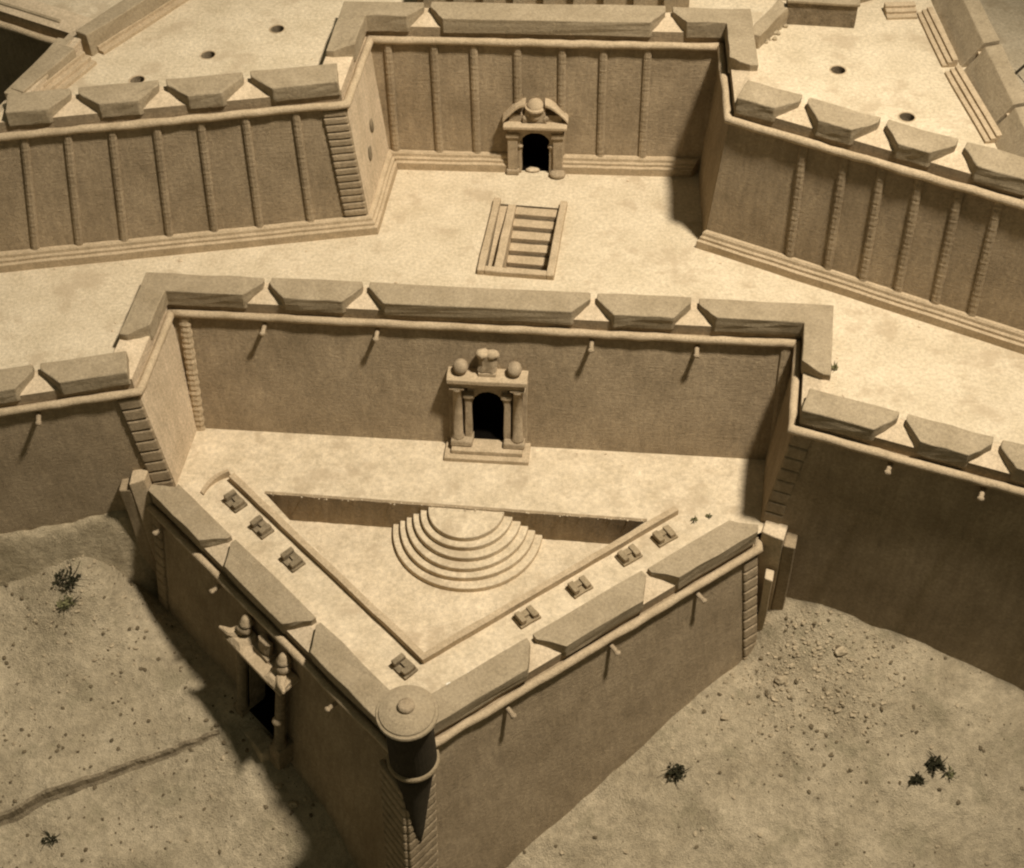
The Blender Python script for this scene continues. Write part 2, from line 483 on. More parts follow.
# lower edge of the plateau beside the path that leads to the side gate
PATH_A, PATH_B = Vector((-23.4, -9.5)), Vector((-13.9, -5.6))
def path_wob(t): return 0.12*noise.noise((t*9, 1.0, 0)) - 0.35*math.sin(t*3.0)*(1 if -1 < t < 1 else 0)
def ground_z(x, y):
    r = np.hypot(ctrl[:, 0]-x, ctrl[:, 1]-y)
    z = float(TW[:len(ctrl)] @ (r**2*np.log(r+1e-9)) + TW[-3] + TW[-2]*x + TW[-1]*y)
    z += 0.20*noise.noise((x*0.45, y*0.45, 0)) + 0.09*noise.noise((x*1.3, y*1.3, 4.0)) + 0.035*noise.noise((x*3.7, y*3.7, 8.0))
    # path: the ground south of the line lies lower
    d = PATH_B-PATH_A; t = (Vector((x, y))-PATH_A).dot(d)/d.length_squared
    off = (d.x*(y-PATH_A.y)-d.y*(x-PATH_A.x))/d.length + path_wob(t)
    if t < 1.0:
        step = 0.50*(1-max(0.0, t))**0.6 + 0.08
        k = max(0.0, min(1.0, (0.10-off)/0.20)); k = k*k*(3-2*k)
        fade = max(0.0, 1-max(0.0, -off-1.0)/5.0)
        z -= step*k*fade
    return z

def build_ground():
    xs = list(np.arange(-46, -26, 1.0)) + list(np.arange(-26, 26.01, 0.2)) + list(np.arange(27, 47, 1.0))
    ys = list(np.arange(-34, -17, 1.0)) + list(np.arange(-17, 4.01, 0.2)) + [5.0, 6.5]
    bm = bmesh.new()
    g = [[bm.verts.new((x, y, ground_z(x, y))) for x in xs] for y in ys]
    for j in range(len(ys)-1):
        for i in range(len(xs)-1):
            bm.faces.new([g[j][i], g[j][i+1], g[j+1][i+1], g[j+1][i]])
    me = bpy.data.meshes.new('ground'); bm.to_mesh(me); bm.free()
    for p in me.polygons: p.use_smooth = True
    return tag(link('ground', me, M['earth']), kind='structure')
build_ground()

# ragged earth scarp along the path, its undercut shadow painted dark
def build_scarp():
    bm = bmesh.new(); rows = []; d = PATH_B-PATH_A; n = Vector((-d.y, d.x))/d.length
    for i in range(0, 141):
        t = -0.35+1.33*i/140
        c = PATH_A+d*t-n*path_wob(t)
        jag = 0.05*noise.noise((t*60, 3, 0))+0.04*noise.noise((t*23, 8, 0))
        q = [c+n*0.30, c+n*(0.04+jag), c-n*(0.08+jag), c-n*0.10, c-n*(0.26-jag)]
        zu = ground_z(q[0].x, q[0].y); zl = ground_z(q[4].x, q[4].y); h = max(0.03, zu-zl)
        zs = [zu-0.05, zu-0.01+jag*0.4, zu-0.10+jag, zl+0.30*h, zl-0.05]
        rows.append([bm.verts.new((p.x, p.y, z)) for p, z in zip(q, zs)])
    for A, B in zip(rows, rows[1:]):
        for j in range(4):
            f = bm.faces.new([A[j], A[j+1], B[j+1], B[j]]); f.material_index = 0 if j == 0 else 1
    bmesh.ops.recalc_face_normals(bm, faces=bm.faces)
    me = bpy.data.meshes.new('path_edge'); bm.to_mesh(me); bm.free()
    o = link('path_edge', me, M['earth']); me.materials.append(M['darkearth'])
    return tag(o, kind='structure')
build_scarp()

# talus of loose earth against the left rampart
def build_bank():
    bm = bmesh.new(); d = MI.d[0]; rows = []
    for i in range(0, 121):
        x = -40+ (23.2*i/120)
        q0 = MI.at((x-MI.p[0].x)/d.x, 0.0)
        end = max(0.0, min(1.0, (-16.9-x)/1.6))
        w = (0.95+0.25*noise.noise((x*0.5, 1, 0))+0.12*noise.noise((x*2.1, 5, 0)))*(0.55+0.45*end)
        zt = -7.75+0.10*noise.noise((x*1.2, 9, 0))+0.55*max(0, math.sin((x+20.8)*0.9))*0.5-1.2*(1-end)
        r = []
        for j in range(9):
            t = j/8
            off = 0.36+w*t+0.10*noise.noise((x*1.6, t*3, 3))*(t > 0)
            p = q0-MI.n(0)*(off)
            zg = ground_z(p.x, p.y)-0.12
            prof = 1-0.12*t if t < 0.35 else max(0.0, 0.958-(t-0.35)/0.65)
            zz = zg+(zt-zg)*prof+0.10*noise.noise((x*2.6, t*5, 7))*(0 < t < 1)
            r.append(bm.verts.new((p.x, p.y, zz)))
        rows.append(r)
    for A, B in zip(rows, rows[1:]):
        for j in range(8): bm.faces.new([A[j], A[j+1], B[j+1], B[j]])
    bmesh.ops.recalc_face_normals(bm, faces=bm.faces)
    me = bpy.data.meshes.new('earth_bank'); bm.to_mesh(me); bm.free()
    for p in me.polygons: p.use_smooth = True
    return tag(link('earth_bank', me, M['bank']), kind='structure')
build_bank()

# ground seen past the far sides of the upper bastions
sheet('outer_ground', [(22.9, 4), (44, -8), (44, 60), (22.3, 60)], 2.2, M['floor'])
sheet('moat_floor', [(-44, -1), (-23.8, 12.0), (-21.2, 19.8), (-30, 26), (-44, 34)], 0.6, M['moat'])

# ------------------------------------------------------------------ upper fortress walls
def upper_cordon(root, i0, i1):
    return sweep(UP, i0, i1, circle_prof(-0.06, 0.0, 0.19), z0=ZU, cut=0.5).rough(3.0, 0.055, 1.1).build('cordon', M['trim'], root, smooth=True)
def plinth(root, i0, i1):
    b0 = -BU*HU
    pr = [(0.3, -0.1), (b0-0.40, -0.1), (b0-0.38, 0.42), (b0-0.26, 0.47), (b0-0.25, 0.60), (b0-0.15, 0.66), (b0-0.12, 0.80), (b0-0.04, 0.88), (0.3, 0.95)]
    return sweep(UP, i0, i1, pr, cut=1.0).rough(2.0, 0.03, 1.0).build('plinth', M['trim'], root, bevel=0.03)

def zsweep(path, i0, i1, prof, z): return sweep(path, i0, i1, prof, z0=z)

# the swept wall profile is written relative to the cordon
def wall_mesh(path, i0, i1, zc, H, b, root, mat='wall', sill=(0.30, 0.52), pale=()):
    sweep(path, i0, i1, [(0.203, 0.55), (0.203, 0.595), (0.95, 0.885), (1.33, 0.915), (1.33, 0.80), (0.95, 0.80)], z0=zc, cut=1.5).build('sill', M['sill'], root)
    o = sweep(path, i0, i1, wall_prof(H, b, sill=sill), z0=zc, cut=2.5).build('wall', M[mat], root)
    if pale:            # lamp-facing return walls: their lit brightness is painted in as a paler colour
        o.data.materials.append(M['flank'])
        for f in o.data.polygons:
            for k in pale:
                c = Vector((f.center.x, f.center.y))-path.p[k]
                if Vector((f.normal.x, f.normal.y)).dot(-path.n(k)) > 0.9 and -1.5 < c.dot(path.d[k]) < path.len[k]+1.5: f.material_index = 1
    return o

c3, c4, c5, c6 = UP.cum[3], UP.cum[4], UP.cum[5], UP.cum[6]
# --- left upper bastion (its west side, tip, ribbed face and flank)
LBt = thing('bastion', 'left upper bastion with ribbed face and smooth bright flank beside the pedimented gate wall', 'bastion', (-15, 14, ZT), group='upper bastions')
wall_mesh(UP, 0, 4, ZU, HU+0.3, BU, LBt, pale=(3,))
upper_cordon(LBt, 0, 4)
plinth(LBt, 2, 4)
for x, y in ((-21.67, 12.6), (-19.79, 12.8), (-17.84, 13.0), (-15.88, 13.2), (-13.92, 13.4), (-11.95, 13.7), (-9.7, 13.9)):
    strip(UP, UP.station((x, y), 2)+0.35, 0.36, 0.8, ZU-0.12, ZU, BU, 0.14, LBt, tilt=-0.17*(-9.0-x)/12.5)
quoins(UP, 3, -1, 1.15, 0.95, ZU-0.2, ZU, BU, 15, LBt)
lu = [UP.station(q, 2) for q in ((-19.17, 15.02), (-15.30, 15.60), (-11.59, 16.05))]
lfl = UP.cum[3]+2.1
kw = dict(z=ZU, parent=LBt, wo=1.12, sf=0.95)
merlon(UP, UP.cum[2]+1.5, 's', lu[0], 'e', **kw)
merlon(UP, lu[0], 'e', lu[1], 'e', **kw); merlon(UP, lu[1], 'e', lu[2], 'e', **kw)
merlon(UP, lu[2], 'e', c3-0.2, 's', **kw)
# low parapet along the west side
merlon(UP, UP.cum[1]+0.8, 's', UP.cum[2]-2.2, 's', ZU, LBt, h=(1.0, 0.95), so=0.3, si=1.0)
merlon(UP, 0.5, 's', UP.cum[1]-0.6, 's', ZU, LBt, h=(0.8, 0.7), so=0.5, si=1.2)
for q, z in (((-6.65, 17.0), 3.7), ((-6.75, 15.9), 2.9)):
    f = UP.frame(UP.station(q, 3), -BU*(ZU-z), z)
    mb = MB(f); mb.blob((0, 0.03, 0), 0.33, 2, 0.35, 2.2, (0.75, 0.25, 1.25), z)
    mb.build('carved_plaque', M['wood'], LBt, smooth=True)

# --- upper curtain with the pedimented gate
CU = thing('curtain_wall', 'upper curtain wall with ribbed strips behind the pedimented gate', 'wall', (2, 18, ZT))
cw = wall_mesh(UP, 4, 5, ZU, HU+0.3, BU, CU)
upper_cordon(CU, 4, 5)
ug = UP.station((1.62, 18.2), 4)
def lean(f, b, k=1.0): return f @ Matrix(((1,0,0,0),(0,1,-b*k,0),(0,0,k,0),(0,0,0,1)))
UGF = lean(UP.frame(ug, -BU*ZU, 0.0), BU)
cutout(cw, UGF, 1.66, 2.4, 0.0, -1.3, 1.0)
pl = plinth(CU, 4, 5)
cutout(pl, UGF, 2.5, 2.25, -0.3, -1.2, 2.0, arch=False)
for x in (-5.45, -3.22, -1.30, 0.80, 2.95, 4.92, 7.02):
    strip(UP, UP.station((x, 18.6), 4), 0.37, 0.8, ZU-0.12, ZU, BU, 0.14, CU)
cu = [UP.station(q, 4) for q in ((-3.49, 19.6), (7.95, 18.9))]
kw = dict(z=ZU, parent=CU, wo=0.85, sf=0.95)
merlon(UP, lfl, 'e', cu[0], 'e', **kw)
merlon(UP, cu[0], 'e', cu[1], 'e', **kw)
rfl = UP.cum[6]-2.2
merlon(UP, cu[1], 'e', rfl, 'e', **kw)

# --- right upper bastion
RBt = thing('bastion', 'right upper bastion with ribbed face in shade and two round shafts on its floor', 'bastion', (16, 10, ZT), group='upper bastions')
wall_mesh(UP, 5, 9, ZU, HU+0.3, BU, RBt)
upper_cordon(RBt, 5, 9)
plinth(RBt, 6, 7)
for x, y in ((13.04, 10.3), (14.68, 9.4), (16.15, 8.6), (17.59, 7.8), (19.12, 7.0), (20.58, 6.2)):
    strip(UP, UP.station((x, y), 6), 0.38, 0.8, ZU-0.12, ZU, BU, 0.12, RBt, tilt=0.05)
ru = [UP.station(q, 6) for q in ((13.64, 12.56), (16.62, 10.63), (19.43, 8.71))]
kw = dict(z=ZU, parent=RBt, wo=1.0, sf=0.95)
merlon(UP, c6+0.2, 's', ru[0], 'e', **kw)
merlon(UP, ru[0], 'e', ru[1], 'e', **kw); merlon(UP, ru[1], 'e', ru[2], 'e', **kw)
merlon(UP, ru[2], 'e', UP.cum[7]-0.6, 's', **kw)
for a, b in ((5.6, 10.5), (10.75, 15.2), (15.5, 21.6)):
    ua = UP.station((22.9, a), 7); ub = UP.station((22.8, b), 7)
    P4 = lambda s, z: (UP.at(ua, s), UP.at(ub, s), z)
    A = [(0.25, ZU+0.05), (1.95, ZU+0.05), (1.15, ZU+1.35), (0.45, ZU+1.45)]
    mb = MB()
    lo = [mb.v((*UP.at(ua, q), z)) for q, z in A]; hi = [mb.v((*UP.at(ub, q), z)) for q, z in A]
    for k in range(4): mb.face([lo[k], lo[(k+1) % 4], hi[(k+1) % 4], hi[k]])
    mb.face(lo[::-1]); mb.face(hi)
    mb.rough(0.7, 0.05, 1.0).build('merlon', M['merlon'], RBt, bevel=0.04)

# ------------------------------------------------------------------ things on the upper bastions
def steps(root, p0, p1, side, n, rise, tread, z, name='step', mat='trim'):
    """n long shallow treads along p0-p1, rising towards side (+1 left)"""
    p0, p1 = Vector(p0), Vector(p1); d = (p1-p0).normalized(); nn = Vector((-d.y, d.x))*side
    for k in range(n):
        a = p0+nn*(k*tread); b = p1+nn*(k*tread); e = nn*((n-k)*tread+0.05)
        mb = MB().prism([tuple(q) for q in (a, b, b+e, a+e)], z-0.05, z+rise*(k+1))
        mb.rough(0.8, 0.02, 1.5).build(name, M[mat], root, bevel=0.02)
Z0 = ZU+0.10
t = thing('banquette_steps', 'long firing steps along the right parapet, stretch nearest the shaft', 'steps', (20.6, 12.8, Z0), group='firing steps inside the upper parapets')
steps(t, (20.2, 15.0), (20.75, 9.7), 1, 3, 0.13, 0.22, Z0)
t = thing('banquette_steps', 'long firing steps on the right bastion turning the far corner', 'steps', (20.2, 17.8, Z0), group='firing steps inside the upper parapets')
steps(t, (20.0, 20.0), (20.2, 15.5), 1, 3, 0.13, 0.22, Z0)
steps(t, (18.5, 19.6), (19.95, 19.6), 1, 3, 0.13, 0.3, Z0)
t = thing('banquette_steps', 'near flight of pale firing steps at left edge of left bastion', 'steps', (-20.9, 16.4, Z0), group='firing steps inside the upper parapets')
steps(t, (-20.55, 14.9), (-18.95, 17.85), 1, 3, 0.18, 0.28, Z0)
t = thing('banquette_steps', 'far flight of pale firing steps below the long traverse wall', 'steps', (-17.5, 21.5, Z0), group='firing steps inside the upper parapets')
steps(t, (-18.75, 18.6), (-14.9, 23.8), 1, 3, 0.18, 0.28, Z0)
t = thing('traverse_wall', 'long low wall behind the far firing steps on left bastion', 'wall', (-18.6, 21, Z0))
MB().prism([(-19.9, 18.9), (-19.3, 18.5), (-14.6, 24.6), (-15.5, 25.4)], Z0-0.1, Z0+1.15).rough(0.8, 0.05, 1.0).build('coping', M['merlon'], t, bevel=0.05)
t = thing('traverse_wall', 'short stepped wall behind the near firing steps at left edge', 'wall', (-21.4, 16, Z0))
MB().prism([(-22.1, 14.7), (-21.5, 14.4), (-19.75, 17.7), (-20.35, 18.1)], Z0-0.1, Z0+0.95).rough(0.8, 0.05, 1.0).build('coping', M['merlon'], t, bevel=0.05)
t = thing('block_house', 'dark long brick block at the back of the right bastion', 'building', (15.2, 19.6, Z0))
MB().prism([(13.62, 19.51), (16.83, 18.95), (17.0, 20.2), (13.8, 20.7)], Z0-0.1, Z0+1.15).rough(0.7, 0.04, 1.3).build('wall', M['raw'], t, bevel=0.04)
MB().prism([(13.55, 19.42), (16.9, 18.86), (17.1, 20.3), (13.75, 20.8)], Z0+1.16, Z0+1.32).rough(0.7, 0.03, 1.3).build('coping', M['merlon'], t, bevel=0.04)
t = thing('ramp_wall', 'rubble edged wall slanting between curtain corner and dark block', 'wall', (12.6, 19.2, Z0))
MB().prism([(11.5, 17.7), (12.05, 17.45), (13.75, 19.6), (13.3, 20.2)], Z0-0.1, lambda x, y: Z0+0.75+0.15*(y-17.5)/2).rough(0.5, 0.08, 1.6).build('coping', M['merlon'], t, bevel=0.05)
mb = MB()
for k in range(16):
    a = random.random(); mb.blob((12.0+1.6*a+random.uniform(-.1, .3), 17.6+2.0*a+random.uniform(-.2, .1), Z0+0.04), random.uniform(0.06, 0.15), 1, 0.4, 2, seed=k*3.1)
tag(mb.build('rubble', M['pebble'], t), kind='stuff')

# inner wards behind the curtain (only their front edges show at the top of the picture)
t = thing('arcade_wall', 'low brown arcade wall behind the curtain parapet at the top', 'wall', (3, 22.6, Z0))
MB().prism([(-4.0, 21.75), (9.2, 21.1), (9.3, 21.9), (-3.9, 22.6)], Z0-0.1, Z0+1.7).rough(1.0, 0.05, 1.0).build('wall', M['merlon'], t)
for k in range(9):
    x = -3.4+1.45*k; y = 21.75-(x+4.0)*0.05
    MB().box(x-0.28, x+0.28, y-0.3, y+0.05, Z0-0.05, Z0+1.75).rough(0.5, 0.04, 1.7).build('buttress', M['merlon'], t, bevel=0.03)
MB().prism([(11.9, 21.9), (17.4, 21.1), (18.4, 21.5), (12.2, 23.0)], Z0-0.05, Z0+0.5).rough(0.8, 0.05, 1.2).build('ledge', M['merlon'], t, bevel=0.04)

for k, (c, txt) in enumerate(zip(HOLES_L[1:]+HOLES_R, (
        'round dark shaft nearest the parapet on left bastion floor',
        'round dark shaft in the middle of left bastion floor',
        'round dark shaft farthest back on left bastion floor',
        'round dark shaft at the back of right bastion floor',
        'round dark shaft close to the parapet on right bastion floor'))):
    t = thing('shaft', txt, 'shaft', (c[0], c[1], Z0), group='round shafts in the bastion floors')
    MB().lathe((c[0], c[1], Z0), [(0.34, 0.0), (0.33, -0.5), (0.30, -1.4), (0.0, -1.4)], 20).build('lining', M['raw'], t, smooth=True)
    MB().lathe((c[0], c[1], Z0), [(0.335, -0.03), (0.335, 0.015), (0.38, 0.02), (0.40, 0.002)], 20).build('rim', M['trim'], t, smooth=True)

# dark dry plant hanging past the right parapet
def bush(name, label, cat, c, r, n, mat, z=None, group=None, flat=0.6, leaf=0.10, twigs=8):
    zz = ground_z(c[0], c[1]) if z is None else z
    t = thing(name, label, cat, (c[0], c[1], zz), group=group)
    mb = MB(); rnd = random.Random(int(abs(c[0])*91+abs(c[1])*37))
    for k in range(n):
        a = rnd.uniform(0, 2*math.pi); rr = r*math.sqrt(rnd.random())*(0.7+0.5*noise.noise((math.cos(a)*1.5, math.sin(a)*1.5, c[0])))
        h = rnd.random()**1.3*r*flat*1.5*max(0.15, 1-rr/r*0.8)
        p = Vector((c[0]+rr*math.cos(a), c[1]+rr*math.sin(a), zz+0.02+h))
        u = Vector((rnd.uniform(-1, 1), rnd.uniform(-1, 1), rnd.uniform(-0.6, 1))).normalized()
        if noise.noise((p.x*3.2, p.y*3.2, p.z*3.2)) < -0.08: continue
        w = u.orthogonal().normalized(); l = leaf*rnd.uniform(0.6, 1.5)
        q = [mb.v(p), mb.v(p+u*l*0.5+w*l*0.3), mb.v(p+u*l), mb.v(p+u*l*0.5-w*l*0.3)]
        mb.face(q)
    mb.build('foliage', M[mat], t)
    mb = MB()
    for k in range(twigs):
        a = rnd.uniform(0, 2*math.pi); l = r*rnd.uniform(0.8, 1.5)
        p0 = Vector((c[0], c[1], zz-0.05)); p1 = p0+Vector((math.cos(a)*l*0.5, math.sin(a)*l*0.5, l*flat*0.6)); p2 = p0+Vector((math.cos(a+.3)*l, math.sin(a+.3)*l, l*flat*rnd.uniform(0.3, 1.0)))
        mb.tube([p0, p1, p2], [0.03, 0.022, 0.01], 5)
    mb.build('twigs', M['leaf'], t)
    return t
bush('dry_shrub', 'dark dry shrub beyond the right bastion parapet at picture edge', 'shrub', (25.6, 16.8), 1.5, 420, 'grass', z=3.2, flat=0.9, leaf=0.22, twigs=14)
t = thing('derrick', 'small dark hoist with slanting pole beyond the right parapet', 'hoist', (25.9, 18.3, 2.2))
MB().tube([(24.0, 17.6, 4.4), (25.0, 18.0, 5.2), (26.1, 18.5, 6.0)], [0.08, 0.07, 0.09], 7).build('pole', M['turret'], t)
MB().blob((26.3, 18.5, 6.4), 0.5, 2, 0.3, 1.5, (0.7, 0.7, 1.5), 3).build('head', M['turret'], t)
MB().tube([(26.3, 18.5, 2.0), (26.3, 18.5, 6.2)], 0.16, 8).build('post', M['turret'], t)
MB().blob((24.0, 17.6, 4.35), 0.2, 2, 0.3, 1.5, (1, 1, 1), 5).build('hook', M['turret'], t)

# ------------------------------------------------------------------ pedimented gate of the upper curtain
def gate_shift(f, y): return f @ Matrix.Translation((0, y, 0))
t = thing('pedimented_gate', 'upper gate with broken curved pediment and carved crest on ribbed wall', 'gate', (1.62, 18.0, 0))
F = gate_shift(UGF, 0.12)      # y = 0 at the plinth front
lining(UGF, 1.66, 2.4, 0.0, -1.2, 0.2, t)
for s in (-1, 1):
    col_ = MB(F).box(s*1.13-0.25, s*1.13+0.25, -0.6, 0.42, 0.0, 2.35).rough(0.5, 0.03, 2.0).build('column', M['stone'], t, bevel=0.05)
    MB(F).box(s*1.13-0.33, s*1.13+0.33, -0.6, 0.50, 2.1, 2.38).rough(0.5, 0.03, 2.0).build('capital', M['stone'], col_, bevel=0.05)
    jb_ = MB(F).box(s*0.79-0.10, s*0.79+0.10, -0.6, 0.28, 0.0, 1.75).rough(0.4, 0.03, 2.0).build('door_jamb', M['stone'], t, bevel=0.04)
    MB(F).blob((s*0.76, 0.25, 1.55), 0.17, 2, 0.3, 2.4, (0.9, 0.8, 0.7), s).build('jamb_scroll', M['stone'], jb_, smooth=True)
MB(F).blob((-1.12, 0.50, 0.14), 0.42, 2, 0.15, 1.6, (1.05, 0.75, 0.5), 2).build('column_base', M['stone'], t, smooth=True)
MB(F).box(0.80, 1.46, -0.5, 0.50, 0.0, 0.3).rough(0.5, 0.04, 2.0).build('column_base', M['stone'], t, bevel=0.06)
# arch head: block with an arched underside
mb = MB(F); w = 1.28
arc = [(0.78*math.cos(a), 1.58+0.76*math.sin(a)) for a in [math.pi*k/10 for k in range(11)]]
pts = [(1.0, 1.58)] + arc + [(-1.0, 1.58), (-1.0, 2.62), (1.0, 2.62)]
mb2 = MB(F @ Matrix(((1,0,0,0),(0,0,1,0),(0,1,0,0),(0,0,0,1))))
A = [mb.v((x, 0.30, z)) for x, z in pts]; B = [mb.v((x, -0.5, z)) for x, z in pts]
for k in range(len(pts)): mb.face([A[k], A[(k+1) % len(pts)], B[(k+1) % len(pts)], B[k]])
mb.face(A); mb.face(B[::-1]); mb.build('arch_head', M['stone'], t); mb2.bm.free()
MB(F).box(-1.36, 1.36, -0.6, 0.42, 2.38, 2.68).rough(0.6, 0.03, 2.0).build('frieze', M['stone'], t, bevel=0.04)
MB(F).box(-1.58, 1.58, -0.6, 0.66, 2.68, 2.88).rough(0.6, 0.03, 2.0).build('cornice', M['trim'], t, bevel=0.05)
for s in (-1, 1):
    mb = MB(F); prev = None
    for k in range(8):
        a = k/7
        x = s*(1.62-1.15*a); z = 2.90+0.92*math.sin(a*math.pi*0.46)
        r = [mb.v((x, yy, z+dz)) for yy, dz in ((-0.3, 0), (0.42, 0), (0.42, 0.17), (-0.3, 0.17))]
        if prev:
            for j in range(4): mb.face([prev[j], prev[(j+1) % 4], r[(j+1) % 4], r[j]])
        else: mb.face(r)
        prev = r
    mb.face(prev[::-1]); mb.rough(0.5, 0.03, 2).build('pediment', M['trim'], t, bevel=0.04)
MB(F).box(-1.3, 1.3, -0.6, 0.20, 2.88, 3.25).rough(0.5, 0.03, 2).build('tympanum', M['stone'], t)
mb = MB(F); mb.hexa([(-0.60, -0.2, 2.9), (0.60, -0.2, 2.9), (0.60, 0.36, 2.9), (-0.60, 0.36, 2.9), (-0.44, -0.2, 3.62), (0.44, -0.2, 3.62), (0.44, 0.30, 3.62), (-0.44, 0.30, 3.62)])
mb.rough(0.22, 0.09, 2.6)
for sx in (-1, 1):
    mb.blob((sx*0.50, 0.26, 3.10), 0.17, 2, 0.3, 2.4, (1.0, 0.8, 1.0), sx*2)
mb.blob((0, 0.32, 3.28), 0.27, 2, 0.25, 2.2, (0.95, 0.5, 1.1), 4)
cr_ = mb.build('crest', M['stone'], t, bevel=0.04)
mb = MB(F); mb.lathe((0, 0.08, 3.62), [(0.0, 0.42), (0.14, 0.40), (0.30, 0.31), (0.40, 0.18), (0.43, 0.08), (0.52, 0.05), (0.52, -0.04), (0.0, -0.04)], 18).build('crest_crown', M['trim'], cr_, smooth=False)
mb = MB(F); mb.blob((0.15, 0.1, 0.08), 0.38, 2, 0.4, 2.0, (1.0, 0.5, 0.22), 4).build('fallen_plaster', M['sill'], t, smooth=True)

# ------------------------------------------------------------------ stair pit on the terrace
t = thing('stair_pit', 'sunken stairway in a pale raised rectangular frame on the terrace', 'stairs', (0.8, 12.72, 0))
F = pitR
MB(F).box(-PW, -PW+0.34, -PL, PL-0.1, -0.05, 0.30).rough(0.5, 0.04, 1.5).build('frame_rail', M['trim'], t, bevel=0.05)
MB(F).box(PW-0.36, PW, -PL, PL, -0.05, 0.30).rough(0.5, 0.04, 1.5).build('frame_rail', M['trim'], t, bevel=0.05)
MB(F).box(-PW+0.342, PW-0.362, -PL, -PL+0.34, -0.05, 0.30).rough(0.5, 0.04, 1.5).build('frame_rail', M['trim'], t, bevel=0.05)
MB(F).box(-PW+0.72, -PW+1.12, -PL+0.345, PL-0.3, -2.5, 0.06).rough(0.6, 0.04, 1.5).build('divider_wall', M['trim'], t, bevel=0.05)
n = 7
for k in range(n):
    y1 = PL-0.25-k*0.71
    MB(F).box(-PW+1.125, PW-0.37, y1-0.56, y1, -2.6, -0.10-0.17*k).rough(0.6, 0.02, 1.5).build('step', M['trim'], t, bevel=0.03)
MB(F).hexa([(-PW+0.31, -PL+0.3, -2.5), (-PW+0.718, -PL+0.3, -2.5), (-PW+0.718, PL-0.26, -2.5), (-PW+0.31, PL-0.26, -2.5), (-PW+0.31, -PL+0.3, -0.75), (-PW+0.718, -PL+0.3, -0.75), (-PW+0.718, PL-0.26, -0.12), (-PW+0.31, PL-0.26, -0.12)]).build('side_ramp', M['trim'], t)
mb = MB(F); q = [(-PW+0.3, -PL+0.28), (PW-0.3, -PL+0.28), (PW-0.3, PL-0.25), (-PW+0.3, PL-0.25)]
A = [mb.v((x, y, -0.01)) for x, y in q]; B = [mb.v((x, y, -2.7)) for x, y in q]
for k in range(4): mb.face([A[k], A[(k+1) % 4], B[(k+1) % 4], B[k]])
mb.face(B); mb.build('pit_lining', M['raw'], t)
MB(F).blob((PW-0.55, -PL+0.75, -1.2), 0.30, 2, 0.3, 2, (0.8, 1.0, 0.5), 9).build('moss', M['mossy'], t, smooth=True)  # dark green shadow in the pit corner, added as a coloured blob

# ------------------------------------------------------------------ middle walls
def mid_cordon(root, i0, i1): return sweep(MI, i0, i1, circle_prof(-0.06, 0.0, 0.19), z0=ZM, cut=0.5).rough(3.0, 0.055, 1.1).build('cordon', M['trim'], root, smooth=True)
m1, m2, m3, m4 = MI.cum[1], MI.cum[2], MI.cum[3], MI.cum[4]
LM = thing('rampart', 'left middle rampart with plain face and bright flank facing the courtyard', 'wall', (-20, 3, -9))
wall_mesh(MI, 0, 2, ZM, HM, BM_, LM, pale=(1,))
mid_cordon(LM, 0, 2)
quoins(MI, 1, -1, 1.0, -6.6, ZM-0.25, ZM, BO, 9, LM)
ml = MI.station((-20.67, 4.3), 0); mlf = MI.cum[1]+2.0
kw = dict(z=ZM, parent=LM, wo=0.95, sf=0.95)
merlon(MI, ml-4.0, 'e', ml, 'e', **kw); merlon(MI, ml-8, 'e', ml-4, 'e', **kw)
merlon(MI, ml, 'e', m1-0.2, 's', **kw)
spout(MI, MI.station((-20.78, 3), 0), ZM, BO, LM)
spout(MI, MI.station((-26, 2), 0), ZM, BO, LM)

CM = thing('curtain_wall', 'middle curtain wall above the courtyard with four spouts and columned gate', 'wall', (-1, 6.5, ZC))
mw = wall_mesh(MI, 2, 3, ZM, HM, BM_, CM)
mid_cordon(CM, 2, 3)
mg = MI.station((-1.02, 6.2), 2)
MGF = lean(MI.frame(mg, -BM_*(ZM-ZC), ZC), BM_*0.9, 0.96)
cutout(mw, MGF, 1.5, 2.9, 0.38, -1.3, 1.5)
strip(MI, MI.cum[2]+0.62, 0.52, ZC-0.1, ZM-0.12, ZM, BM_, 0.16, CM, 'corner_strip', 44, 'trim', amp=0.22)
strip(MI, MI.cum[3]-0.5, 0.5, ZC-0.1, ZM-0.12, ZM, BM_, 0.12, CM, 'corner_strip', 22, 'wall')
cm = [MI.station(q, 2) for q in ((-11.04, 9.3), (-6.45, 8.8), (3.91, 7.5), (8.42, 7.1))]
kw = dict(z=ZM, parent=CM, wo=0.95, sf=0.95)
mrf = MI.cum[4]-2.0
merlon(MI, mlf, 'e', cm[0], 'e', **kw)
for a, b in zip(cm, cm[1:]): merlon(MI, a, 'e', b, 'e', **kw)
merlon(MI, cm[3], 'e', mrf, 'e', **kw)
for q in ((-11.29, 8), (-6.04, 7.4), (3.77, 6.3), (8.5, 5.8)): spout(MI, MI.station(q, 2), ZM, BM_, CM)

RM = thing('rampart', 'right middle rampart with dark plain face and flared gun openings', 'wall', (18, -2, -10))
wall_mesh(MI, 3, 5, ZM, HM, BM_, RM)
mid_cordon(RM, 3, 5)
quoins(MI, 4, 1, 0.9, -8.6, ZM-0.25, ZM, BO, 11, RM, 0.05)
mr = [MI.station(q, 4) for q in ((16.52, 0.15), (20.06, -1.40))]
kw = dict(z=ZM, parent=RM, wo=0.95, sf=0.95)
merlon(MI, m4+0.15, 's', mr[0], 'e', **kw); merlon(MI, mr[0], 'e', mr[1], 'e', **kw)
for k in range(3): merlon(MI, mr[1]+4*k, 'e', mr[1]+4*(k+1), 'e', **kw)
for q in ((15.84, -1.5), (19.36, -3.0), (23.5, -5)): spout(MI, MI.station(q, 4), ZM, BO, RM)

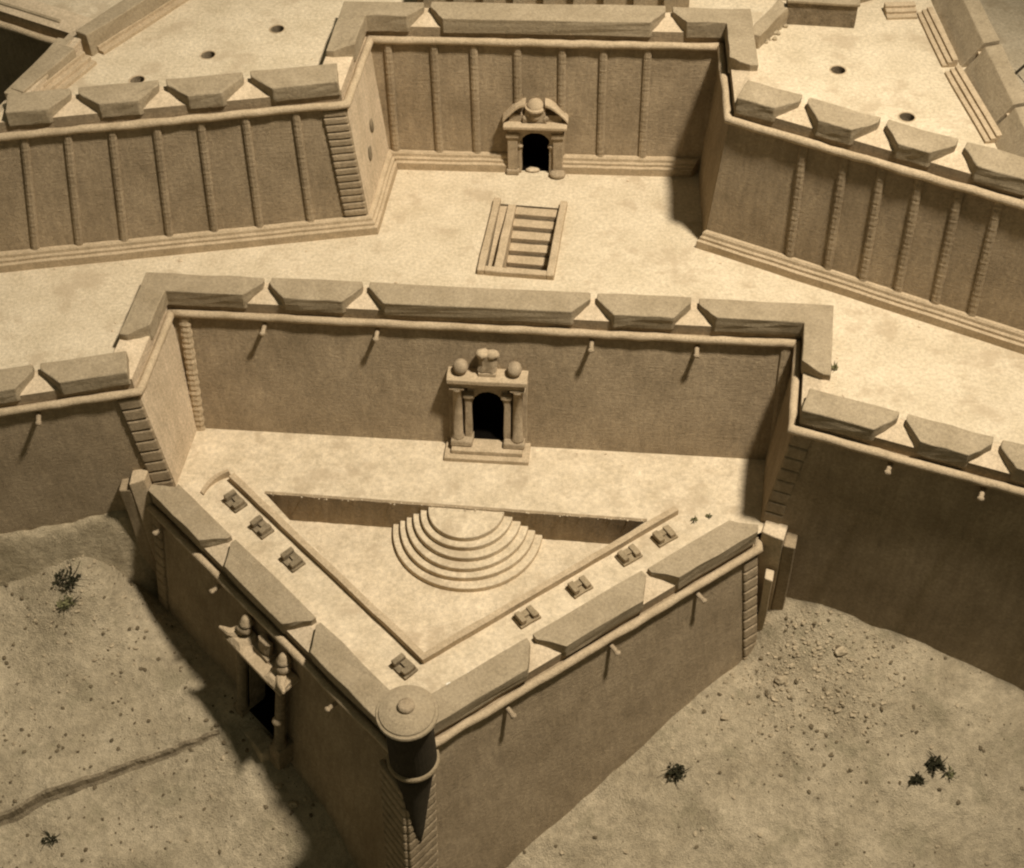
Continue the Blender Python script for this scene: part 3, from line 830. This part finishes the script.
# ------------------------------------------------------------------ columned gate of the middle curtain
t = thing('columned_gate', 'courtyard gate with paired columns, flat cornice, two balls and a shield', 'gate', (-1.02, 5.6, ZC))
F = MGF
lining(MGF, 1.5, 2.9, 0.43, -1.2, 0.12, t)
MB(F).box(-2.02, 2.02, -0.3, 1.20, -0.1, 0.20).rough(0.6, 0.03, 1.6).build('step', M['trim'], t, bevel=0.03)
MB(F).box(-1.70, 1.70, -0.02, 0.92, 0.201, 0.42).rough(0.6, 0.03, 1.6).build('step', M['trim'], t, bevel=0.03)
for s in (-1, 1):
    bs_ = MB(F).box(s*1.25-0.55, s*1.25+0.5, -0.1, 0.70, 0.421, 0.74).rough(0.4, 0.05, 1.8).build('column_base', M['stone'], t, bevel=0.07)
    col_ = MB(F).lathe((s*1.42, 0.34, 0.0), [(0.0, 0.72), (0.30, 0.72), (0.30, 0.82), (0.25, 0.90), (0.23, 2.2), (0.21, 3.4), (0.27, 3.46), (0.31, 3.60), (0.0, 3.60)], 16).build('column', M['stone'], t, smooth=True)
    pil_ = MB(F).box(s*0.92-0.17, s*0.92+0.17, -0.5, 0.36, 0.72, 3.0).rough(0.35, 0.05, 2.3).build('pilaster', M['stone'], t, bevel=0.05)
    MB(F).box(s*0.90-0.26, s*0.90+0.26, -0.5, 0.44, 3.0, 3.2).rough(0.35, 0.03, 2.3).build('capital', M['stone'], pil_, bevel=0.04)
    MB(F).box(s*1.42-0.36, s*1.42+0.36, -0.5, 0.62, 3.60, 3.72).rough(0.35, 0.03, 2.3).build('capital', M['stone'], col_, bevel=0.03)
    MB(F).box(s*1.73-0.12, s*1.73+0.12, -0.9, 0.2, 0.421, 3.72).rough(0.5, 0.03, 1.8).build('back_pier', M['stone'], t, bevel=0.03)
mb = MB(F)
arc = [(0.74*math.cos(a), 2.48+0.74*math.sin(a)) for a in [math.pi*k/10 for k in range(11)]]
pts = [(0.95, 2.48)] + arc + [(-0.95, 2.48), (-0.95, 3.72), (0.95, 3.72)]
A = [mb.v((x, 0.18, z)) for x, z in pts]; B = [mb.v((x, -0.7, z)) for x, z in pts]
for k in range(len(pts)): mb.face([A[k], A[(k+1) % len(pts)], B[(k+1) % len(pts)], B[k]])
mb.face(A); mb.face(B[::-1]); mb.build('arch_head', M['stone'], t)
MB(F).box(-1.72, 1.72, -1.0, 0.58, 3.721, 4.02).rough(0.6, 0.03, 1.7).build('frieze', M['stone'], t, bevel=0.03)
MB(F).box(-1.88, 1.88, -1.1, 0.72, 4.021, 4.26).rough(0.6, 0.03, 1.7).build('cornice', M['trim'], t, bevel=0.04)
for s in (-1, 1):
    mb = MB(F); mb.lathe((s*1.25, 0.22, 4.25), [(0.0, 0.0), (0.22, 0.0), (0.20, 0.06), (0.30, 0.16), (0.36, 0.34), (0.30, 0.54), (0.16, 0.66), (0.0, 0.69)], 16).build('finial_ball', M['stone'], t, smooth=True)
mb = MB(F); mb.box(-0.42, 0.42, -0.1, 0.42, 4.261, 4.44).build('crest_base', M['trim'], t, bevel=0.03)
mb = MB(F); cr_ = mb.prism([(-0.46, 0.30), (-0.40, 0.10), (0.40, 0.10), (0.46, 0.30), (0.25, 0.44), (-0.25, 0.44)], 4.44, 5.3).rough(0.22, 0.09, 2.6).build('crest', M['stone'], t, bevel=0.04)
mb = MB(F); mb.blob((-0.22, 0.25, 5.38), 0.32, 2, 0.35, 2.4, (1.1, 0.9, 0.6), 3); mb.blob((0.22, 0.25, 5.40), 0.32, 2, 0.35, 2.4, (1.1, 0.9, 0.55), 7); mb.build('crest_crown', M['trim'], cr_, smooth=True)

# ------------------------------------------------------------------ courtyard edge, round stair
t = thing('retaining_wall', 'rough brown retaining wall dropping from courtyard edge to sunken triangle', 'wall', (-3, 2.1, ZS))
a, b = Vector(TL), Vector(TR); d = (b-a).normalized(); nn = Vector((-d.y, d.x))
mb = MB()
n = 46
top, bot, bk = [], [], []
for k in range(n+1):
    q = a + (b-a)*(k/n)
    w = 0.05*noise.noise((k*0.7, 2.0, 0)); h = 0.04*noise.noise((k*0.9, 7.0, 0))
    top.append(mb.v((q.x-nn.x*(0.06+w), q.y-nn.y*(0.06+w), ZC+0.02+h))); bot.append(mb.v((q.x-nn.x*(0.10-w), q.y-nn.y*(0.10-w), ZS-0.1)))
    bk.append(mb.v((q.x+nn.x*(0.10), q.y+nn.y*(0.10), ZC+0.022+h*0.5)))
for k in range(n):
    mb.face([bot[k], bot[k+1], top[k+1], top[k]]); mb.face([top[k], top[k+1], bk[k+1], bk[k]])
mb.build('face', M['wall'], t)
mb = MB()
for k in range(60):
    u = random.random(); q = a+(b-a)*u
    mb.blob((q.x+random.uniform(-.1, .05), q.y+random.uniform(-.15, .02), ZC+0.02), random.uniform(0.02, 0.05), 1, 0.4, 2, seed=k)
tag(mb.build('edge_crumbs', M['court'], t), kind='stuff')

t = thing('round_stair', 'half round flight of low steps in the sunken triangle', 'stairs', (-2.2, 1.95, ZS))
cx, cyy = -2.2, 1.45
base = math.atan2(d.y, d.x)
for k in range(6):
    r = 1.78+(3.58-1.78)*k/5
    z = ZC-0.06-(k)*0.29
    pts = [(cx+r*(1+0.012*math.sin(6*x+k))*math.cos(base+math.pi+math.pi*x), cyy+r*(1+0.012*math.sin(5*x+2*k))*math.sin(base+math.pi+math.pi*x)) for x in [j/40 for j in range(41)]]
    MB().prism(pts, ZS-0.05, z).build('tread', M['court'], t, bevel=0.045)

# ------------------------------------------------------------------ front bastion
f1, f2, f3 = FR.cum[1], FR.cum[2], FR.cum[3]
FB = thing('bastion', 'pointed front bastion with plain battered faces around the sunken triangle', 'bastion', (-4.5, -6, -17))
fw_ = wall_mesh(FR, 0, 4, ZF, HF, BF, FB, sill=(0.34, 0.5))
sweep(FR, 0, 4, circle_prof(-0.06, 0.0, 0.19), z0=ZF, cut=0.5).rough(3.0, 0.055, 1.1).build('cordon', M['trim'], FB, smooth=True)
quoins(FR, 2, -1, 1.5, -19.5, -8.8, ZF, BF, 21, FB, 0.12, tilt=-0.55)
quoins(FR, 2, 1, 1.5, -19.5, -8.8, ZF, BF, 21, FB, 0.12, tilt=-0.55)
quoins(FR, 3, -1, 0.85, -14.6, ZF-0.3, ZF, BF, 12, FB, 0.13)
quoins(FR, 1, 1, 0.8, -14.4, ZF-0.3, ZF, BF, 12, FB, 0.12)
fl = [FR.station(q, 1) for q in ((-13.3, -1.1), (-9.2, -5.75))]
fr = [FR.station(q, 2) for q in ((0.85, -6.85), (6.0, -3.6))]
kw = dict(z=ZF, parent=FB, wo=1.0, wi=0.16, sf=1.05, h=(1.12, 1.28))
merlon(FR, f1-0.4, 's', fl[0], 'e', **kw); merlon(FR, fl[0], 'e', fl[1], 'e', **kw); merlon(FR, fl[1], 'e', f2-1.2, 's', **kw)
merlon(FR, f2+1.0, 's', fr[0], 'e', **kw); merlon(FR, fr[0], 'e', fr[1], 'e', **kw); merlon(FR, fr[1], 'e', f3+0.4, 's', **kw)
for q in ((-16.3, 1.6), (-13.2, -1.8), (-7.6, -8.1)): spout(FR, FR.station(q, 1), ZF, BF, FB)
for q in ((-0.64, -8.6), (3.89, -5.6), (7.92, -3.0)): spout(FR, FR.station(q, 2), ZF, BF, FB)
mb = MB()
for k in range(26):      # bare flakes on the worn parapet beside the turret
    u = f2+2.0+random.random()*4.2; s = 1.25+random.uniform(-0.25, 0.12)
    q = FR.at(u, s); mb.blob((q.x, q.y, ZF+1.13), random.uniform(0.03, 0.10), 1, 0.4, 2, (1.3, 0.9, 0.3), k)
tag(mb.build('worn_flakes', M['chip'], FB), kind='stuff')

# low inner wall round the sunken triangle
t = thing('inner_wall', 'low V shaped wall between gun platforms and sunken triangle', 'wall', (-4.1, -6.4, ZC))
IN = Path([(-13.38, 3.43), APEX, (7.50, 0.58)])
sweep(IN, 0, 2, [(0.0, -0.02), (0.0, 0.36), (0.30, 0.36), (0.30, -1.9), (0.05, -1.9)], z0=ZC, cut=0.8).rough(1.6, 0.03, 1.2).build('coping', M['trim'], t, bevel=0.03)
t = thing('curved_ramp', 'small curved ramp edge at left end of the low inner wall', 'ramp', (-14.2, 3.8, ZC))
mb = MB(); prev = None
for k in range(13):
    a = k/12; ang_ = math.radians(165-62*a)
    x = -13.05+1.5*math.cos(ang_); y = 2.2+1.5*math.sin(ang_)
    h = 0.10+0.32*a
    r = [mb.v(p) for p in ((x, y, ZC-0.02), (x, y, ZC+h), (x-0.16*math.cos(ang_+0.2)*-1, y+0.16, ZC+h), (x, y+0.2, ZC-0.02))]
    if prev:
        for j in range(4): mb.face([prev[j], prev[(j+1) % 4], r[(j+1) % 4], r[j]])
    else: mb.face(r)
    prev = r
mb.face(prev[::-1]); mb.build('edge', M['trim'], t, smooth=False)

# stepped gun platforms
def platform(c, rot, label, wood='wood'):
    t = thing('gun_platform', label, 'gun platform', (c[0], c[1], ZC), rot, group='stepped gun platforms on the front bastion')
    F = Matrix.Translation((c[0], c[1], ZC)) @ Matrix.Rotation(rot, 4, 'Z')
    MB(F).box(-0.52, 0.52, -0.36, 0.36, -0.02, 0.13).rough(0.4, 0.04, 2.3).build('base', M[wood], t, bevel=0.02)
    MB(F).box(-0.46, -0.20, -0.30, 0.30, 0.131, 0.42).rough(0.3, 0.04, 2.3).build('cheek', M[wood], t, bevel=0.03)
    MB(F).box(0.16, 0.44, -0.30, 0.30, 0.131, 0.36).rough(0.3, 0.04, 2.3).build('cheek', M[wood], t, bevel=0.03)
    MB(F).box(-0.195, 0.155, -0.02, 0.28, 0.131, 0.26).rough(0.3, 0.03, 2.3).build('bed', M[wood], t, bevel=0.02)
aL = math.atan2(-0.746, 0.666); aR = math.atan2(0.544, 0.839)
for c, l in zip(((-12.97, 2.05), (-11.59, 0.45), (-10.01, -1.46), (-4.85, -7.25)),
                ('small dark gun platform on left strip beside the curved ramp', 'small dark gun platform, middle of the three together on left strip',
                 'small dark gun platform on left strip facing the middle parapet block', 'small dark gun platform closest to the round turret')):
    platform(c, aL, l)
for c, l in zip(((6.72, -0.73), (5.06, -1.75), (2.77, -3.39), (0.40, -4.90)),
                ('small gun platform at the upper end of right strip by the grass', 'faint gun platform second from the grass on right strip',
                 'gun platform behind the cracked middle parapet block on right strip', 'gun platform at lower end of right strip behind the gun opening')):
    platform(c, aR, l, 'quoin')

# ------------------------------------------------------------------ turret
TX, TY = -4.42, -11.02
t = thing('sentry_turret', 'round black walled turret with flat conical cap on the bastion tip', 'turret', (TX, TY, -13))
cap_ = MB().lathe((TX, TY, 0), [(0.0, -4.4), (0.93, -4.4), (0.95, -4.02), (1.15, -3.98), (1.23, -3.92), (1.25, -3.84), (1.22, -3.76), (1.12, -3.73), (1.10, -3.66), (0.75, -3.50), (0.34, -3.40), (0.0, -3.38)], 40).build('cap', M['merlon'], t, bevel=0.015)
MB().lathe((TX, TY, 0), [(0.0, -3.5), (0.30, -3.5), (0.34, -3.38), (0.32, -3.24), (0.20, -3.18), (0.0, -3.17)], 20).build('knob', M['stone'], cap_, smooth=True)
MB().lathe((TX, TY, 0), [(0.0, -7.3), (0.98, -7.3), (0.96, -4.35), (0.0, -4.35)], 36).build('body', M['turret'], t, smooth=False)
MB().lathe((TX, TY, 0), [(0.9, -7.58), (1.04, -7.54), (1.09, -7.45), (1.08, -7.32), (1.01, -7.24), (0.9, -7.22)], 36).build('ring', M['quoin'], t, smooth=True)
MB().tube([(TX, TY-0.02, -7.45), (TX-0.03, TY-0.22, -8.4), (TX-0.07, TY-0.62, -9.8), (TX-0.10, TY-1.05, -11.4), (TX-0.12, TY-1.4, -12.8)], [0.93, 0.76, 0.54, 0.32, 0.10], 26).build('corbel', M['turret'], t, smooth=True)  # shadow below the turret painted in with the body's black

# ------------------------------------------------------------------ side gate in the left face
sg = FR.station((-11.15, -4.93), 1)
ZG = -11.85
GF = lean(FR.frame(sg, -BF*(ZF-ZG), ZG), BF, 0.90)
cutout(fw_, GF, 2.3, 4.6, -1.65, -1.3, 2.0)
t = thing('side_gate', 'dark gate with columns and carved trophies in the shaded left face', 'gate', (-12.3, -3.7, ZG))
F = GF @ Matrix.Translation((0, 0.10, 0))
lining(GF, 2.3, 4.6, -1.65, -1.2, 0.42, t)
for s in (-1, 1):
    MB(F).lathe((s*1.45, 0.42, 0.0), [(0.0, -2.3), (0.34, -2.3), (0.34, -1.3), (0.26, -1.2), (0.24, 1.0), (0.22, 3.05), (0.30, 3.2), (0.0, 3.2)], 14).build('column', M['wood'], t, smooth=True)
    MB(F).box(s*1.45-0.38, s*1.45+0.38, -0.6, 0.72, -3.0, -1.5).rough(0.4, 0.04, 2).build('column_base', M['wood'], t, bevel=0.05)
    MB(F).box(s*1.22-0.10, s*1.22+0.10, -0.7, 0.25, -2.4, 3.2).rough(0.5, 0.04, 2).build('door_jamb', M['darkearth'], t, bevel=0.04)
MB(F).blob((-1.5, 0.62, 0.6), 0.24, 2, 0.3, 2.0, (1.1, 0.9, 0.6), 8).build('column_band', M['trim'], t, smooth=True)
MB(F).box(-1.9, 1.9, -0.8, 0.70, 3.2, 3.5).rough(0.5, 0.04, 2).build('frieze', M['wood'], t, bevel=0.04)
MB(F).box(-2.1, 2.1, -1.0, 0.98, 3.501, 3.72).rough(0.5, 0.04, 2).build('cornice', M['trim'], t, bevel=0.05)
MB(F).box(-0.5, 0.5, -0.5, 0.45, 3.721, 3.95).rough(0.4, 0.04, 2).build('shield_base', M['stone'], t, bevel=0.04)
mb = MB(F); mb.prism([(-0.42, 0.05), (0.42, 0.05), (0.42, 0.28), (0.2, 0.38), (-0.2, 0.38), (-0.42, 0.28)], 3.95, 4.75).rough(0.25, 0.07, 2.6).build('shield', M['stone'], t, bevel=0.05)
for s in (-1, 1):
    tr = MB(F)
    tr.hexa([(s*1.45-0.62, -0.1, 3.721), (s*1.45+0.62, -0.1, 3.721), (s*1.45+0.62, 0.95, 3.721), (s*1.45-0.62, 0.95, 3.721),
             (s*1.45-0.5, 0.0, 4.0), (s*1.45+0.5, 0.0, 4.0), (s*1.45+0.5+0.2*s, 0.8, 3.92), (s*1.45-0.5+0.2*s, 0.8, 3.92)])
    tr.tube([(s*1.6, 0.5, 3.92), (s*1.95, 0.8, 4.0), (s*2.4, 1.0, 4.1)], [0.26, 0.18, 0.07], 8)
    tb_ = tr.rough(0.3, 0.06, 2).build('trophy_base', M['trim'], t, bevel=0.06)
    MB(F).blob((s*1.42, 0.30, 4.32), 0.40, 2, 0.28, 2.2, (1.0, 0.9, 0.95), 2+s).build('trophy_armour', M['stone'], tb_, smooth=True)
    mb = MB(F); mb.lathe((s*1.38, 0.22, 4.62), [(0.0, 0.52), (0.14, 0.48), (0.24, 0.32), (0.26, 0.16), (0.36, 0.08), (0.30, 0.0), (0.0, 0.0)], 14).build('trophy_helmet', M['trim'], tb_, smooth=True)
# threshold slab / bridge stub in front of the gate
t = thing('threshold_slab', 'rough stone threshold slab on the ground before the side gate', 'slab', (-12.6, -5.3, -13.6))
MB(F).prism([(-1.1, 0.2), (1.3, 0.2), (1.4, 0.95), (-0.9, 1.0)], -4.0, -2.25).rough(0.4, 0.06, 1.5).build('slab', M['bank'], t, bevel=0.06)

# ------------------------------------------------------------------ spur walls joining front bastion and ramparts
t = thing('spur_wall', 'narrow spur wall with pale top at left shoulder of front bastion', 'wall', (-17.4, 2.9, -14))
MB().prism([(-17.62, 2.15), (-16.95, 2.45), (-16.85, 3.6), (-17.6, 3.6)], -14.0, -5.05).rough(0.9, 0.06, 1.0).build('pier', M['trim'], t, bevel=0.06)
MB().prism([(-18.2, 2.2), (-17.622, 2.2), (-17.602, 3.6), (-18.15, 3.6)], -14.0, -5.5).rough(0.9, 0.06, 1.0).build('side_pier', M['wall'], t, bevel=0.06)
t = thing('spur_wall', 'narrow spur wall with white top at right shoulder of front bastion', 'wall', (11.8, -0.6, -13))
MB().prism([(11.15, -0.75), (12.05, -1.25), (12.45, -0.2), (11.6, 0.4)], -13.8, -6.25).rough(0.9, 0.06, 1.0).build('pier', M['sill'], t, bevel=0.06)
MB().prism([(12.08, -1.25), (12.6, -1.45), (12.95, -0.4), (12.48, -0.2)], -13.8, -6.65).rough(0.9, 0.06, 1.0).build('side_pier', M['wall'], t, bevel=0.06)
MB().prism([(11.35, -1.75), (11.7, -1.95), (11.85, -1.35), (11.5, -1.2)], -13.8, -8.4).rough(0.5, 0.05, 1.0).build('ledge', M['sill'], t, bevel=0.05)

# ------------------------------------------------------------------ loose stones, gravel, plants
def free(x, y):
    """outside the front bastion and the ramparts"""
    q = Vector((x, y))
    for i in (1, 2):
        pass
    d1 = (q-FR.p[1]).dot(FR.n(1)); d2 = (q-FR.p[2]).dot(FR.n(2))
    gz = -15.0
    inside = d1 > -1.5 and d2 > -1.5 and y < 4
    w0 = (q-MI.p[0]).dot(MI.n(0)); w4 = (q-MI.p[4]).dot(MI.n(4))
    return not inside and w0 < -0.7 and w4 < -0.75

def gravel(name, mat, pts, rmin, rmax, kind='stuff'):
    bm = bmesh.new(); rnd = random.Random(len(pts))
    for x, y in pts:
        z = ground_z(x, y); r = rmin+(rmax-rmin)*rnd.random()**3
        m = Matrix.Translation((x, y, z+r*0.25)) @ Matrix.Rotation(rnd.uniform(0, 6.28), 4, 'Z') @ Matrix.Diagonal((r*rnd.uniform(.8, 1.4), r*rnd.uniform(.7, 1.1), r*rnd.uniform(.45, .8), 1))
        res = bmesh.ops.create_icosphere(bm, subdivisions=1, radius=1.0, matrix=m)
        for v in res['verts']: v.co += Vector((rnd.uniform(-1, 1), rnd.uniform(-1, 1), rnd.uniform(-1, 1)))*r*0.22
    me = bpy.data.meshes.new(name); bm.to_mesh(me); bm.free()
    return tag(link(name, me, M[mat]), kind=kind)
pts = []
while len(pts) < 820:
    x, y = random.gauss(13.8, 2.3), random.gauss(-4.3, 1.7)
    if free(x, y): pts.append((x, y))
while len(pts) < 1250:
    x, y = random.uniform(-26, 24), random.uniform(-16, 2)
    if free(x, y): pts.append((x, y))
while len(pts) < 1430:
    x, y = random.gauss(-20.5, 2.2), random.gauss(0.4, 1.5)
    if free(x, y): pts.append((x, y))
gravel('gravel', 'pebble', pts, 0.02, 0.12)
pts = []
while len(pts) < 900:
    if random.random() < 0.45: x, y = random.uniform(-25, -10), random.uniform(-14, 2)
    elif random.random() < 0.5: x, y = random.uniform(-25, 24), random.uniform(-15, 2)
    else: x, y = random.gauss(14.5, 3.0), random.gauss(-5.5, 2.6)
    if free(x, y): pts.append((x, y))
gravel('dark_gravel', 'darkstone', pts, 0.03, 0.12)

def crumbs(name, spots, mat):
    bm = bmesh.new(); rnd = random.Random(5)
    for x, y, z in spots:
        r = 0.025+0.07*rnd.random()**4
        m = Matrix.Translation((x, y, z+r*0.3)) @ Matrix.Rotation(rnd.uniform(0, 6.28), 4, 'Z') @ Matrix.Diagonal((r*rnd.uniform(.8, 1.6), r, r*0.6, 1))
        for v in bmesh.ops.create_icosphere(bm, subdivisions=1, radius=1.0, matrix=m)['verts']: v.co += Vector((rnd.uniform(-1, 1), rnd.uniform(-1, 1), rnd.uniform(-1, 1)))*r*0.2
    me = bpy.data.meshes.new(name); bm.to_mesh(me); bm.free()
    return tag(link(name, me, M[mat]), kind='stuff')
sp = []
for k in range(110):
    u = random.uniform(MI.cum[0]+18, MI.cum[5]-14); q = MI.at(u, 1.5+abs(random.gauss(0, 0.5))); sp.append((q.x, q.y, ZT))
for k in range(70):
    u = random.uniform(UP.cum[2], UP.cum[7]); q = UP.at(u, 1.5+abs(random.gauss(0, 0.5))); sp.append((q.x, q.y, ZU+0.1))
for k in range(70):
    u = random.uniform(UP.cum[2], UP.cum[7]); q = UP.at(u, -BU*ZU-0.5-abs(random.gauss(0, 0.4))); sp.append((q.x, q.y, ZT))
for k in range(40):
    u = random.uniform(MI.cum[2]+1, MI.cum[3]-1); q = MI.at(u, -BM_*(ZM-ZC)-0.1-abs(random.gauss(0, 0.3))); sp.append((q.x, q.y, ZC))
crumbs('plaster_crumbs', sp, 'sill')

def stone(x, y, r, label, seed):
    z = ground_z(x, y)
    mb = MB(); mb.blob((x, y, z+r*0.3), r, 2, 0.5, 1.6, (1.2, 0.9, 0.65), seed)
    o = mb.build('stone', M['pebble'])
    return tag(o, label, 'stone', 'loose stones on the moat floor')
stone(-10.6, -8.7, 0.20, 'pale loose stone near the foot of the shaded left face', 1.0)
stone(-11.3, -7.9, 0.15, 'small stone between side gate and the pale loose stone', 2.0)
stone(15.0, -3.7, 0.24, 'pale stone at foot of the right rampart', 3.0)
stone(12.3, -4.3, 0.26, 'flat stone in the gravel below the right spur wall', 4.0)
stone(9.6, -5.6, 0.18, 'lone stone beside the right face of front bastion', 5.0)
stone(14.6, -6.1, 0.16, 'lone stone lying out on the open right ground', 6.0)

bush('plant_tuft', 'dark bushy tuft alone on lower right ground', 'plant', (7.1, -7.9), 0.55, 260, 'leaf', flat=0.8, leaf=0.16, group='dry tufts on the moat floor')
bush('plant_tuft', 'dark double tuft farther right on lower ground, larger clump', 'plant', (18.5, -8.9), 0.55, 240, 'leaf', flat=0.8, leaf=0.16, group='dry tufts on the moat floor')
bush('plant_tuft', 'small dark tuft just left of the double clump', 'plant', (17.6, -9.5), 0.38, 140, 'leaf', flat=0.8, leaf=0.14, group='dry tufts on the moat floor')
bush('plant_tuft', 'olive sprig touching the right side of the larger clump', 'plant', (19.1, -9.3), 0.34, 90, 'grass', flat=0.8, leaf=0.14, group='dry tufts on the moat floor')
bush('plant_tuft', 'dark tuft by the earth bank under left rampart', 'plant', (-21.3, 0.45), 0.70, 260, 'leaf', z=None, flat=0.7, leaf=0.17, group='dry tufts on the moat floor')
bush('plant_tuft', 'green grey sprig just below the tuft by the left bank', 'plant', (-21.3, -0.45), 0.50, 150, 'grass', flat=0.7, leaf=0.15, group='dry tufts on the moat floor')
bush('plant_tuft', 'little dark tuft on the path at lower left corner', 'plant', (-21.3, -10.4), 0.40, 110, 'leaf', flat=0.6, leaf=0.14, group='dry tufts on the moat floor')
bush('grass_tuft', 'thin grass tuft on courtyard edge at right end of inner wall', 'plant', (8.19, 0.18), 0.12, 14, 'grass', z=ZC, flat=1.2, leaf=0.16, twigs=3, group='grass tufts on the paving')
bush('grass_tuft', 'thin grass tuft on courtyard at edge of the flank shadow', 'plant', (8.9, 0.39), 0.12, 12, 'grass', z=ZC, flat=1.2, leaf=0.16, twigs=3, group='grass tufts on the paving')
bush('grass_tuft', 'green tuft on the terrace behind the right corner parapet', 'plant', (14.1, 3.3), 0.30, 60, 'grass', z=ZT, flat=0.5, leaf=0.14, twigs=3, group='grass tufts on the paving')

# ------------------------------------------------------------------ camera and light
cam = bpy.data.cameras.new('camera'); co = bpy.data.objects.new('camera', cam); COL.objects.link(co)
cam.sensor_fit = 'HORIZONTAL'; cam.sensor_width = 36.0
cam.lens = 36.0*1421.65/1024.0
cam.clip_end = 500.0
pit, roll, dist = math.radians(47.8985), -0.02997, 60.0
fwd = Vector((0, math.cos(pit), -math.sin(pit))); r0 = Vector((1, 0, 0)); u0 = r0.cross(fwd)
R = r0*math.cos(roll)+u0*math.sin(roll); U = u0*math.cos(roll)-r0*math.sin(roll)
Cp = -fwd*dist
co.matrix_world = Matrix(((R.x, U.x, -fwd.x, Cp.x), (R.y, U.y, -fwd.y, Cp.y), (R.z, U.z, -fwd.z, Cp.z), (0, 0, 0, 1)))
scene.camera = co

def spot(name, loc, target, energy, col, angle, blend, size):
    l = bpy.data.lights.new(name, 'SPOT'); l.energy = energy; l.color = col
    l.spot_size = math.radians(angle); l.spot_blend = blend; l.shadow_soft_size = size
    o = bpy.data.objects.new(name, l); COL.objects.link(o); o.location = loc
    o.rotation_euler = (Vector(target)-Vector(loc)).to_track_quat('-Z', 'Y').to_euler()
    return o
spot('museum_spotlight', (31, -6.0, 85), (-4.0, 3.0, -6), 560000, (1.0, 0.903, 0.762), 62, 1.0, 3.6)

w = bpy.data.worlds.new('World'); scene.world = w; w.use_nodes = True
bg = w.node_tree.nodes['Background']
bg.inputs[0].default_value = (0.94, 0.91, 0.62, 1); bg.inputs[1].default_value = 0.10

scene.render.engine = 'CYCLES'
scene.cycles.use_denoising = True
scene.cycles.filter_width = 2.2
scene.view_settings.view_transform = 'Standard'
scene.view_settings.look = 'None'
scene.view_settings.exposure = 0.0
